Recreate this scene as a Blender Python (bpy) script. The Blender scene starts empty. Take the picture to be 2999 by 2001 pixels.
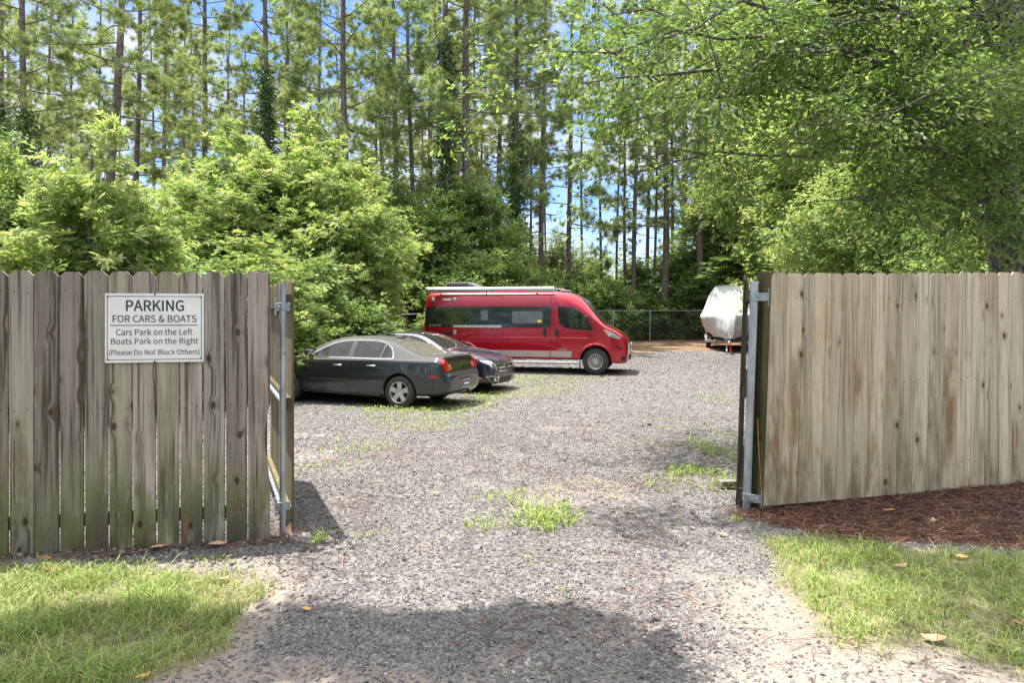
import bpy, bmesh, math, random, os
import numpy as np
from mathutils import Vector, Matrix, Euler
from mathutils.bvhtree import BVHTree
from mathutils.geometry import delaunay_2d_cdt

# ------------------------------------------------------------------ camera, sky, sun, exposure
SC = bpy.context.scene
COL = SC.collection
CAM_H = 1.53
FPX = 2000.0            # focal length in pixels of the 2999 px wide photograph
HORIZON = 920.0
cam_d = bpy.data.cameras.new('camera')
cam = bpy.data.objects.new('camera', cam_d)
COL.objects.link(cam)
cam.location = (0, 0, CAM_H)
cam.rotation_euler = (math.radians(90), 0, 0)
cam_d.sensor_width = 36
cam_d.lens = FPX / 2999 * 36
cam_d.shift_y = -(1000.5 - HORIZON) / 2999
cam_d.clip_end = 2000
SC.camera = cam

SUN_VEC = Vector((-0.44, 0.24, 1.78)).normalized()
sun_el = math.asin(SUN_VEC.z)
sun_az = math.atan2(SUN_VEC.x, SUN_VEC.y)

world = bpy.data.worlds.new('World')
SC.world = world
world.use_nodes = True
wn, wl = world.node_tree.nodes, world.node_tree.links
wn.clear()
w_out = wn.new('ShaderNodeOutputWorld')
w_bg = wn.new('ShaderNodeBackground')
w_sky = wn.new('ShaderNodeTexSky')
w_sky.sky_type = 'NISHITA'
w_sky.sun_disc = False
w_sky.sun_elevation = sun_el
w_sky.sun_rotation = sun_az
w_sky.air_density = 1.0
w_sky.dust_density = 0.3
w_sky.ozone_density = 3.0
w_tc = wn.new('ShaderNodeTexCoord')
w_map = wn.new('ShaderNodeMapping')
w_map.inputs['Scale'].default_value = (1.0, 1.0, 1.9)
w_map.inputs['Location'].default_value = (0.32, 0.0, 0.1)
w_noise = wn.new('ShaderNodeTexNoise')
w_noise.inputs['Scale'].default_value = 4.2
w_noise.inputs['Detail'].default_value = 7
w_noise.inputs['Roughness'].default_value = 0.55
w_ramp = wn.new('ShaderNodeValToRGB')
w_ramp.color_ramp.elements[0].position = 0.42
w_ramp.color_ramp.elements[1].position = 0.62
w_tint = wn.new('ShaderNodeMix'); w_tint.data_type = 'RGBA'; w_tint.blend_type = 'MULTIPLY'
w_tint.inputs[0].default_value = 1.0
w_tint.inputs[7].default_value = (0.40, 0.46, 0.62, 1)
w_mix = wn.new('ShaderNodeMix'); w_mix.data_type = 'RGBA'
# clouds: brighter and thicker out of view overhead, added for fill; softer near horizon
w_sep = wn.new('ShaderNodeSeparateXYZ')
w_hi = wn.new('ShaderNodeMapRange'); w_hi.interpolation_type = 'SMOOTHSTEP'
w_hi.inputs[1].default_value = .38; w_hi.inputs[2].default_value = .85
w_cc = wn.new('ShaderNodeMix'); w_cc.data_type = 'RGBA'
w_cc.inputs[6].default_value = (2.35, 2.45, 2.7, 1)
w_cc.inputs[7].default_value = (7.6, 7.6, 7.7, 1)
w_add = wn.new('ShaderNodeMath'); w_add.operation = 'MULTIPLY_ADD'; w_add.inputs[1].default_value = .16
wl.new(w_tc.outputs['Generated'], w_sep.inputs[0])
wl.new(w_sep.outputs['Z'], w_hi.inputs[0])
wl.new(w_hi.outputs[0], w_cc.inputs[0])
wl.new(w_hi.outputs[0], w_add.inputs[0])
wl.new(w_cc.outputs[2], w_mix.inputs[7])
wl.new(w_tc.outputs['Generated'], w_map.inputs['Vector'])
wl.new(w_map.outputs[0], w_noise.inputs['Vector'])
wl.new(w_noise.outputs['Fac'], w_add.inputs[2])
wl.new(w_add.outputs[0], w_ramp.inputs[0])
wl.new(w_ramp.outputs['Color'], w_mix.inputs[0])
wl.new(w_sky.outputs[0], w_tint.inputs[6])
wl.new(w_tint.outputs[2], w_mix.inputs[6])
wl.new(w_mix.outputs[2], w_bg.inputs['Color'])
w_bg.inputs['Strength'].default_value = 0.15
wl.new(w_bg.outputs[0], w_out.inputs['Surface'])

sun_d = bpy.data.lights.new('sun', 'SUN')
sun_d.energy = 3.9
sun_d.angle = math.radians(0.53)
sun_d.color = (1.0, 0.95, 0.86)
sun = bpy.data.objects.new('sun', sun_d)
COL.objects.link(sun)
sun.location = (-8, 6, 30)
sun.rotation_euler = SUN_VEC.to_track_quat('Z', 'Y').to_euler()

vs = SC.view_settings
vs.view_transform = 'Standard'
vs.look = 'None'
vs.gamma = 1
vs.use_curve_mapping = False
vs.exposure = 1.63
SC.render.engine = 'CYCLES'
cy = SC.cycles
cy.max_bounces = 8
cy.diffuse_bounces = 4
cy.glossy_bounces = 3
cy.transmission_bounces = 6
cy.transparent_max_bounces = 8
cy.caustics_reflective = False
cy.caustics_refractive = False
cy.use_denoising = True
try:
    cy.denoiser = 'OPENIMAGEDENOISE'
except Exception:
    pass

rng = np.random.default_rng(7)
R = math.radians

# ------------------------------------------------------------------ ground height
_gy = np.arange(-30, 320, 0.25)
_gz = np.interp(_gy, [-30, 5, 7, 10, 13.5, 17, 21, 30, 40, 320], [0, 0, -.05, -.24, -.42, -.38, -.26, -.16, -.10, 0.2])
_k = np.exp(-0.5 * (np.arange(-8, 9) * .25 / .7) ** 2); _k /= _k.sum()
_gz = np.convolve(np.pad(_gz, 8, mode='edge'), _k, mode='valid')

def sstep(a, b, x):
    t = np.clip((np.asarray(x, float) - a) / (b - a), 0, 1)
    return t * t * (3 - 2 * t)

def gz(x, y):
    x = np.asarray(x, float); y = np.asarray(y, float)
    z = np.interp(y, _gy, _gz)
    z = z + .08 * sstep(2.2, 4.6, x) * (1 - sstep(7, 11, y)) + .05 * sstep(-1.8, -3.5, x) * 0
    z = z - .16 * sstep(0, -6, x) * sstep(19, 25, y)
    return z

def pix(u, v):
    """ground point seen at a pixel of the photograph (near ground)"""
    y = CAM_H * FPX / (v - HORIZON)
    for _ in range(12):
        x = (u - 1500) / FPX * y
        y = .5 * y + .5 * (CAM_H - float(gz(x, y))) * FPX / (v - HORIZON)
    return (u - 1500) / FPX * y, y

def sx(x2350, y):
    """world x of column x (2350 px wide view) at depth y"""
    return (x2350 * 1.27617 - 1500) / FPX * y

# ------------------------------------------------------------------ object helpers
def tag(o, label=None, cat=None, group=None, kind=None):
    if label: o['label'] = label
    if cat: o['category'] = cat
    if group: o['group'] = group
    if kind: o['kind'] = kind
    return o

def empty(name, loc=(0, 0, 0), rz=0, rot=None):
    o = bpy.data.objects.new(name, None)
    COL.objects.link(o)
    o.location = loc
    o.rotation_euler = rot if rot else (0, 0, rz)
    o.empty_display_size = .2
    return o

def link(name, me, m, parent=None):
    o = bpy.data.objects.new(name, me)
    COL.objects.link(o)
    if m is not None and len(me.materials) == 0:
        me.materials.append(m)
    if parent: o.parent = parent
    return o

def mk(name, V, Fs, m, parent=None, attrs=None, smooth=False):
    """fast mesh from arrays; Fs is a list of (n,k) index arrays"""
    me = bpy.data.meshes.new(name)
    V = np.asarray(V, np.float32)
    me.vertices.add(len(V)); me.vertices.foreach_set('co', V.ravel())
    loops = np.concatenate([np.asarray(F, np.int32).ravel() for F in Fs])
    tot = np.concatenate([np.full(len(F), np.asarray(F).shape[1], np.int32) for F in Fs])
    st = np.concatenate([[0], np.cumsum(tot)[:-1]]).astype(np.int32)
    me.loops.add(len(loops)); me.loops.foreach_set('vertex_index', loops)
    me.polygons.add(len(tot)); me.polygons.foreach_set('loop_start', st)
    if smooth: me.polygons.foreach_set('use_smooth', np.ones(len(tot), bool))
    else: me.polygons.foreach_set('use_smooth', np.zeros(len(tot), bool))
    for k, (dom, a) in (attrs or {}).items():
        at = me.attributes.new(k, 'FLOAT', dom); at.data.foreach_set('value', np.asarray(a, np.float32))
    me.update(calc_edges=True)
    return link(name, me, m, parent)

def copy_thing(o, parent=None):
    c = o.copy(); COL.objects.link(c); c.parent = parent
    for ch in list(o.children): copy_thing(ch, c)
    return c

class B:
    """collects simple shapes and links them as one mesh object"""
    def __init__(s): s.V = []; s.F = []; s.pid = []
    def add(s, vs, fs, pid=0.0):
        n = len(s.V)
        s.V += [tuple(v) for v in vs]; s.F += [tuple(i + n for i in f) for f in fs]
        s.pid += [pid] * len(vs)
        return s
    def box(s, c, d, rot=None, pid=0.0):
        hx, hy, hz = d[0] / 2, d[1] / 2, d[2] / 2
        vs = [Vector(p) for p in ((-hx, -hy, -hz), (hx, -hy, -hz), (hx, hy, -hz), (-hx, hy, -hz), (-hx, -hy, hz), (hx, -hy, hz), (hx, hy, hz), (-hx, hy, hz))]
        if rot is not None:
            m = rot if isinstance(rot, Matrix) else Euler(rot).to_matrix()
            vs = [m @ v for v in vs]
        c = Vector(c)
        return s.add([v + c for v in vs], [(0, 3, 2, 1), (4, 5, 6, 7), (0, 1, 5, 4), (1, 2, 6, 5), (2, 3, 7, 6), (3, 0, 4, 7)], pid)
    def tube(s, pts, r, n=8, caps=True, pid=0.0):
        pts = [Vector(p) for p in pts]
        rr = r if hasattr(r, '__len__') else [r] * len(pts)
        vs, fs = [], []
        t0 = (pts[1] - pts[0]).normalized()
        a = t0.orthogonal().normalized()
        for i, p in enumerate(pts):
            t = (pts[min(i + 1, len(pts) - 1)] - pts[max(i - 1, 0)]).normalized()
            a = (a - t * a.dot(t)); a = a.normalized() if a.length > 1e-6 else t.orthogonal().normalized()
            b = t.cross(a)
            for k in range(n):
                w = 2 * math.pi * k / n
                vs.append(p + (a * math.cos(w) + b * math.sin(w)) * rr[i])
        for i in range(len(pts) - 1):
            for k in range(n):
                fs.append((i * n + k, i * n + (k + 1) % n, (i + 1) * n + (k + 1) % n, (i + 1) * n + k))
        if caps:
            fs.append(tuple(reversed(range(n)))); fs.append(tuple((len(pts) - 1) * n + k for k in range(n)))
        return s.add(vs, fs, pid)
    def lathe(s, prof, c=(0, 0, 0), axis='Y', n=32, pid=0.0):
        """prof: list of (radius, offset along axis); closed if first==last"""
        vs, fs = [], []
        c = Vector(c)
        for k in range(n):
            w = 2 * math.pi * k / n
            for r, h in prof:
                a, b = r * math.cos(w), r * math.sin(w)
                vs.append(c + (Vector((a, h, b)) if axis == 'Y' else Vector((a, b, h)) if axis == 'Z' else Vector((h, a, b))))
        m = len(prof)
        for k in range(n):
            for j in range(m - 1):
                fs.append((k * m + j, ((k + 1) % n) * m + j, ((k + 1) % n) * m + j + 1, k * m + j + 1))
        return s.add(vs, fs, pid)
    def prism(s, poly, h0, h1, axis='Y', pid=0.0):
        """poly in the plane normal to axis"""
        f = {'Y': lambda a, b, h: (a, h, b), 'Z': lambda a, b, h: (a, b, h), 'X': lambda a, b, h: (h, a, b)}[axis]
        n = len(poly)
        vs = [f(a, b, h0) for a, b in poly] + [f(a, b, h1) for a, b in poly]
        fs = [tuple(range(n)), tuple(reversed(range(n, 2 * n)))] + [(i, n + i, n + (i + 1) % n, (i + 1) % n) for i in range(n)]
        return s.add(vs, fs, pid)
    def build(s, name, m, parent=None, bevel=0.0, seg=1, smooth=False, sharp=35, attr=False, split=None):
        me = bpy.data.meshes.new(name)
        me.from_pydata([tuple(v) for v in s.V], [], s.F)
        if split:      # (first face of the second material, that material)
            me.materials.append(m); me.materials.append(split[1])
            for p in me.polygons:
                if p.index >= split[0]: p.material_index = 1
        if attr:
            at = me.attributes.new('pid', 'FLOAT', 'POINT'); at.data.foreach_set('value', np.asarray(s.pid, np.float32))
        bm = bmesh.new(); bm.from_mesh(me)
        bmesh.ops.recalc_face_normals(bm, faces=bm.faces)
        if bevel > 0:
            ed = [e for e in bm.edges if len(e.link_faces) == 2 and e.calc_face_angle(0) > R(30)]
            bmesh.ops.bevel(bm, geom=ed, offset=bevel, segments=seg, profile=.5, affect='EDGES')
        bm.to_mesh(me); bm.free()
        if smooth:
            me.polygons.foreach_set('use_smooth', np.ones(len(me.polygons), bool))
            me.set_sharp_from_angle(angle=R(sharp))
        me.update()
        return link(name, me, m, parent)

# ------------------------------------------------------------------ materials
def nodes(name):
    m = bpy.data.materials.new(name); m.use_nodes = True
    nt = m.node_tree; nt.nodes.clear()
    out = nt.nodes.new('ShaderNodeOutputMaterial')
    return m, nt, out

class NT:
    """tiny node-graph writer"""
    def __init__(s, nt): s.nt = nt
    def n(s, t, **kw):
        nd = s.nt.nodes.new(t)
        for k, v in kw.items(): setattr(nd, k, v)
        return nd
    def l(s, a, b): s.nt.links.new(a, b)
    def put(s, sock, v):
        if isinstance(v, bpy.types.NodeSocket): s.l(v, sock)
        elif isinstance(v, (tuple, list)) and len(v) == 3 and sock.type == 'RGBA': sock.default_value = (*v, 1)
        else: sock.default_value = v
    def math(s, op, a, b=0.0, c=None, clamp=False):
        nd = s.n('ShaderNodeMath', operation=op, use_clamp=clamp)
        s.put(nd.inputs[0], a); s.put(nd.inputs[1], b)
        if c is not None: s.put(nd.inputs[2], c)
        return nd.outputs[0]
    def mix(s, f, a, b, blend='MIX'):
        nd = s.n('ShaderNodeMix', data_type='RGBA', blend_type=blend)
        s.put(nd.inputs[0], f); s.put(nd.inputs[6], a); s.put(nd.inputs[7], b)
        return nd.outputs[2]
    def rng(s, v, a, b, c=0.0, d=1.0, smooth=True):
        nd = s.n('ShaderNodeMapRange', interpolation_type='SMOOTHSTEP' if smooth else 'LINEAR')
        s.put(nd.inputs[0], v); s.put(nd.inputs[1], a); s.put(nd.inputs[2], b); s.put(nd.inputs[3], c); s.put(nd.inputs[4], d)
        return nd.outputs[0]
    def coord(s, kind='Object', scale=(1, 1, 1)):
        tc = s.n('ShaderNodeTexCoord')
        return s.vmul(tc.outputs[kind], scale)
    def vmul(s, v, sc):
        nd = s.n('ShaderNodeVectorMath', operation='MULTIPLY'); s.put(nd.inputs[0], v); nd.inputs[1].default_value = sc
        return nd.outputs[0]
    def vadd(s, v, w):
        nd = s.n('ShaderNodeVectorMath', operation='ADD'); s.put(nd.inputs[0], v); s.put(nd.inputs[1], w)
        return nd.outputs[0]
    def noise(s, vec, scale=5, detail=4, rough=.55, out='Fac', dist=0):
        nd = s.n('ShaderNodeTexNoise'); s.put(nd.inputs['Vector'], vec)
        nd.inputs['Scale'].default_value = scale; nd.inputs['Detail'].default_value = detail; nd.inputs['Roughness'].default_value = rough
        nd.inputs['Distortion'].default_value = dist
        return nd.outputs[out]
    def attr(s, name, out='Fac'):
        nd = s.n('ShaderNodeAttribute'); nd.attribute_name = name
        return nd.outputs[out]
    def ramp(s, f, stops):
        nd = s.n('ShaderNodeValToRGB'); s.put(nd.inputs[0], f)
        cr = nd.color_ramp
        while len(cr.elements) < len(stops): cr.elements.new(.5)
        for e, (p, c) in zip(cr.elements, stops): e.position = p; e.color = (*c, 1)
        return nd.outputs[0]
    def bump(s, h, strength=.3, dist=.01):
        nd = s.n('ShaderNodeBump'); s.put(nd.inputs['Height'], h)
        nd.inputs['Strength'].default_value = strength; nd.inputs['Distance'].default_value = dist
        return nd.outputs[0]
    def pbr(s, color, rough=.6, metal=0.0, normal=None, coat=0.0, spec=.5):
        p = s.n('ShaderNodeBsdfPrincipled')
        s.put(p.inputs['Base Color'], color); s.put(p.inputs['Roughness'], rough); s.put(p.inputs['Metallic'], metal)
        p.inputs['Specular IOR Level'].default_value = spec
        s.put(p.inputs['Coat Weight'], coat); p.inputs['Coat Roughness'].default_value = .06
        if normal is not None: s.l(normal, p.inputs['Normal'])
        return p

def pmat(name, c1, c2=None, rough=.6, metal=0.0, scale=6, stretch=(1, 1, 1), bump=0.0, coat=0.0, spec=.5):
    """plain procedural material: two tones mixed by noise, uneven roughness"""
    m, nt, out = nodes(name); g = NT(nt)
    c2 = c2 or tuple(min(1, c * 1.18) for c in c1)
    f = g.noise(g.coord('Object', stretch), scale, 5)
    col = g.mix(g.rng(f, .35, .65), c1, c2)
    nrm = g.bump(f, bump, .01) if bump else None
    p = g.pbr(col, g.rng(f, .3, .7, max(0, rough - .06), min(1, rough + .06)), metal, nrm, coat, spec)
    g.l(p.outputs[0], out.inputs[0])
    return m

def leaf_mat(name, cols, trans=.45, rough=.5, gloss=.2, tmul=(1.2, 1.2, .8)):
    m, nt, out = nodes(name); g = NT(nt)
    a = g.attr('rnd')
    col = g.ramp(a, [(i / max(1, len(cols) - 1), c) for i, c in enumerate(cols)])
    p = g.pbr(col, rough, 0, None, 0, gloss)
    t = g.n('ShaderNodeBsdfTranslucent')
    g.put(t.inputs['Color'], g.mix(1.0, col, tmul, 'MULTIPLY'))
    mx = g.n('ShaderNodeMixShader'); mx.inputs[0].default_value = trans
    g.l(p.outputs[0], mx.inputs[1]); g.l(t.outputs[0], mx.inputs[2]); g.l(mx.outputs[0], out.inputs[0])
    return m

def wood_mat(name, light, dark, stain, stain_amt=.6, algae=0.0, red=0.0, contrast=1.0, worn=0.3, lo=.62, tints=None):
    m, nt, out = nodes(name); g = NT(nt)
    pid = g.attr('pid')
    cb = g.n('ShaderNodeCombineXYZ')
    g.put(cb.inputs[0], g.math('MULTIPLY', pid, 61.7)); g.put(cb.inputs[1], g.math('MULTIPLY', pid, 13.1)); g.put(cb.inputs[2], g.math('MULTIPLY', pid, 29.3))
    v = g.vadd(g.coord('Object'), cb.outputs[0])
    # knots bend the grain
    vk = g.vmul(v, (8.6, 2.0, 5.2))
    vo = g.n('ShaderNodeTexVoronoi'); vo.inputs['Scale'].default_value = 1.0; g.put(vo.inputs['Vector'], vk)
    kd = vo.outputs['Distance']
    kc = g.n('ShaderNodeSeparateColor'); g.l(vo.outputs['Color'], kc.inputs[0])
    on = g.math('GREATER_THAN', kc.outputs[0], .60)
    kn = g.math('MULTIPLY', g.rng(kd, .09, .19, 1, 0), on)
    kring = g.math('MULTIPLY', g.rng(kd, .10, .45, 1, 0), on)
    bend = g.n('ShaderNodeCombineXYZ'); g.put(bend.inputs[0], g.math('MULTIPLY', kring, .022))
    v2 = g.vadd(v, bend.outputs[0])
    grain = g.noise(g.vmul(v2, (55, 55, 1.3)), 1.0, 6, .6)
    band = g.noise(g.vmul(v2, (16, 16, .55)), 1.0, 3, .5, dist=.6)
    blot = g.noise(g.vmul(v, (6, 6, 1.7)), 1.0, 4, .6)
    fine = g.noise(g.vmul(v, (190, 190, 14)), 1.0, 3, .6)
    f = g.math('ADD', g.math('MULTIPLY', grain, .55), g.math('MULTIPLY', band, .45))
    col = g.ramp(f, [(.5 - .10 * contrast, dark), (.48, tuple(a * .35 + b * .65 for a, b in zip(dark, light))), (.5 + .10 * contrast, light)])
    # weather stains running down the board
    stf = g.math('MULTIPLY', g.rng(blot, .44, .66), g.rng(band, .40, .58), clamp=True)
    sp0 = g.n('ShaderNodeSeparateXYZ'); g.l(g.coord('Object'), sp0.inputs[0])
    stf = g.math('MULTIPLY', stf, g.rng(sp0.outputs[2], 1.6, .7, .45, 1.0))
    col = g.mix(g.math('MULTIPLY', stf, stain_amt), col, stain)
    # each board its own tone
    val = g.rng(pid, 0, 1, lo, 1.18, smooth=False)
    col = g.mix(1.0, col, g.ramp(g.math('FRACT', g.math('MULTIPLY', pid, 7.31)), tints or [(0, (.84, .86, .72)), (.3, (.95, .91, .92)), (.55, (1, .97, .94)), (.8, (.78, .80, .74)), (1, (1.0, 1.0, 1.0))]), 'MULTIPLY')
    hv = g.n('ShaderNodeHueSaturation'); g.put(hv.inputs['Color'], col); g.put(hv.inputs['Value'], val)
    col = hv.outputs[0]
    sep = g.n('ShaderNodeSeparateXYZ'); g.l(g.coord('Object'), sep.inputs[0])
    if algae:
        patch = g.noise(g.vmul(v, (5, 5, 2.2)), 1.0, 4, .6)
        low = g.rng(sep.outputs[2], .85, .05, 0, 1)
        a = g.math('MULTIPLY', g.math('MULTIPLY', low, g.rng(patch, .33, .6)), algae, clamp=True)
        col = g.mix(a, col, (.135, .145, .055))
        dk = g.math('MULTIPLY', g.rng(sep.outputs[2], .5, .0, 0, .8), g.rng(blot, .4, .6), clamp=True)
        col = g.mix(g.math('MULTIPLY', dk, algae), col, (.07, .065, .05))
    if red:
        rp = g.noise(g.vmul(v, (11, 11, 1.4)), 1.0, 3, .5)
        a = g.math('MULTIPLY', g.math('MULTIPLY', g.rng(sep.outputs[2], .95, .25, 0, 1), g.rng(rp, .66, .74)), red, clamp=True)
        col = g.mix(a, col, (.24, .085, .045))
    # pale lichen flecks / worn fibres
    fl = g.math('MULTIPLY', g.rng(fine, .62, .72), g.rng(blot, .45, .6), clamp=True)
    col = g.mix(g.math('MULTIPLY', fl, worn), col, tuple(min(.7, c * 1.5 + .05) for c in light))
    ringcol = g.math('MULTIPLY', kring, .35)
    col = g.mix(ringcol, col, stain)
    col = g.mix(g.math('MULTIPLY', kn, .85), col, (.035, .024, .017))
    # nail heads where the three rails are
    h = g.math('ADD', g.math('MULTIPLY', grain, .7), g.math('MULTIPLY', fine, .3))
    p = g.pbr(col, .85, 0, g.bump(h, .55, .006), 0, .25)
    g.l(p.outputs[0], out.inputs[0])
    return m

# ------------------------------------------------------------------ masks of the ground cover (metres, plan view)
def poly_sd(px, py, poly):
    """signed distance to polygon (negative inside), arrays"""
    px = np.asarray(px, float); py = np.asarray(py, float)
    d = np.full(px.shape, 1e9); ins = np.zeros(px.shape, bool)
    n = len(poly)
    for i in range(n):
        ax, ay = poly[i]; bx, by = poly[(i + 1) % n]
        ex, ey = bx - ax, by - ay
        t = np.clip(((px - ax) * ex + (py - ay) * ey) / (ex * ex + ey * ey), 0, 1)
        d = np.minimum(d, np.hypot(px - ax - t * ex, py - ay - t * ey))
        c = ((ay > py) != (by > py)) & (px < (bx - ax) * (py - ay) / ((by - ay) if by != ay else 1e-9) + ax)
        ins ^= c
    return np.where(ins, -d, d)

_ph = rng.uniform(0, 6.28, (40, 2)); _dr = rng.uniform(0, 6.28, 40)
def fnoise(x, y, f=1.0, o=0):
    """cheap smooth 2-D noise about 0..1"""
    x = np.asarray(x, float); y = np.asarray(y, float)
    s = 0; a = 1.0; tot = 0
    for k in range(4):
        for j in range(3):
            i = (o * 7 + k * 3 + j) % 40
            dx, dy = math.cos(_dr[i]), math.sin(_dr[i])
            s = s + a * np.sin((x * dx + y * dy) * f * 2 ** k * 1.7 + _ph[i, 0] + 1.3 * np.sin((y * dx - x * dy) * f * 2 ** k + _ph[i, 1]))
        tot += a * 3; a *= .6
    return .5 + .5 * s / tot * 1.8

LAWN_L = [(-6, 4.15), (-3.4, 4.1), (-2.3, 4.05), (-1.55, 4.0), (-1.32, 3.75), (-1.38, 3.4), (-1.30, 3.1), (-1.55, 2.8), (-1.8, 2.3), (-6, 2.0)]
LAWN_R = [(1.72, 4.72), (2.1, 4.66), (2.6, 4.45), (3.4, 4.25), (7, 4.1), (7, 2.0), (2.5, 2.3), (2.15, 2.75), (1.95, 2.95), (1.62, 3.2), (1.56, 3.6), (1.62, 4.2)]
MULCH_R = [(1.55, 5.35), (2.05, 5.6), (4.6, 6.2), (8, 7), (8, 3.9), (3.4, 4.3), (2.6, 4.5), (2.05, 4.75), (1.75, 5.0)]
MULCH_L = [(-6, 4.0), (-3.2, 4.12), (-2.3, 4.28), (-1.62, 4.42), (-1.38, 4.55), (-1.45, 4.9), (-2.2, 4.75), (-6, 4.2)]
# weedy patches in the gravel: x, y, rx, ry, density, height
TUFTS = []
for (u, v, ru, rv, de, h) in [(1590, 1515, 90, 45, 1.0, .15), (1440, 1545, 70, 25, .8, .09), (1520, 1470, 140, 40, .25, .09), (1050, 1310, 110, 30, .5, .10), (900, 1370, 60, 22, .8, .08), (1000, 1365, 60, 18, .3, .06),
                              (1230, 1232, 150, 34, .7, .10), (1330, 1190, 110, 22, .9, .14), (1180, 1200, 120, 14, .8, .14), (1060, 1196, 60, 12, .6, .12), (1430, 1165, 70, 16, .8, .14),
                              (1560, 1145, 140, 22, .8, .09), (1660, 1115, 120, 15, .6, .08), (1500, 1110, 120, 10, .8, .10),
                              (2110, 1330, 70, 50, 1.0, .16), (2060, 1400, 90, 38, .8, .12), (1960, 1420, 80, 26, .45, .08), (2120, 1270, 60, 24, .5, .07), (2000, 1250, 120, 25, .3, .06), (2100, 1170, 60, 14, .5, .08), (1900, 1300, 110, 22, .22, .07),
                              (1640, 1740, 20, 8, 1.0, .06), (1560, 1640, 60, 18, .3, .05), (930, 1588, 22, 12, 1.0, .13), (1060, 1560, 60, 20, .35, .06), (2155, 1525, 16, 8, 1, .07), (1700, 1440, 130, 26, .18, .06), (2200, 1460, 10, 18, .8, .09), (640, 1640, 80, 14, .35, .07), (300, 1640, 160, 10, .25, .06)]:
    x, y = pix(u, v); x1, _ = pix(u + ru, v); _, y0 = pix(u, v + rv)
    TUFTS.append((x, y, x1 - x, y - y0, de, h))

def tuft_mask(x, y):
    m = np.zeros(np.shape(x))
    for (cx, cy_, rx, ry, de, h) in TUFTS:
        d = ((x - cx) / rx) ** 2 + ((y - cy_) / ry) ** 2
        m = np.maximum(m, de * np.clip(1.3 - d, 0, 1))
    return m

def lawn_mask(x, y):
    n = fnoise(x, y, 1.6, 1)
    w = .16 * (fnoise(x, y, 3.2, 2) - .5)
    l = sstep(.16, -.18, poly_sd(x, y, LAWN_L) + w)
    r = sstep(.24, -.30, poly_sd(x, y, LAWN_R) + w * 1.5)
    return np.clip(np.maximum(l * (.55 + .6 * n), r * (.45 + .75 * n)), 0, 1)

def mulch_mask(x, y):
    w = .14 * (fnoise(x, y, 3.0, 3) - .5)
    return np.maximum(sstep(.05, -.10, poly_sd(x, y, MULCH_R) + w), .6 * sstep(.0, -.07, poly_sd(x, y, MULCH_L) + w))

def lot_edge(x, y):
    """1 beyond the gravel: the litter under the trees"""
    x = np.asarray(x, float); y = np.asarray(y, float)
    far = np.interp(x, [-40, -9, -6, -2, 3, 6, 10, 13, 40], [17, 19, 21, 25, 29, 29.5, 31, 29, 27])
    w = 1.6 * (fnoise(x, y, .5, 4) - .5)
    f = sstep(-1.0, .9, y - far + w)
    left = sstep(-7.2, -8.8, x + w * .6) * sstep(8, 11, y)
    right = sstep(12.0, 14.5, x + w) * sstep(5.5, 7, y)
    return np.maximum(np.maximum(f, left), right)

def sand_mask(x, y):
    n = fnoise(x, y, .9, 5)
    r = sstep(.55, -.3, poly_sd(x, y, [(1.1, 3.9), (1.7, 4.0), (1.75, 3.3), (2.2, 2.6), (2.4, 1.6), (.2, 1.6), (.5, 2.6), (.85, 3.0)]) + (n - .5) * .9)
    edge_l = sstep(.30, .0, np.abs(poly_sd(x, y, LAWN_L)) + (n - .5) * .3) * .75 * (y < 4.6)
    b = sstep(.3, -.1, poly_sd(x, y, [(-1.4, 2.95), (-.9, 2.95), (-.2, 2.85), (.3, 2.7), (.3, 1.5), (-1.8, 1.5)]) + (n - .5) * .5)
    pat = .5 * sstep(.66, .86, fnoise(x, y, .75, 6)) * (y < 11)
    return np.clip(np.maximum.reduce([r, edge_l, b * .9, pat]), 0, 1)

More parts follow.
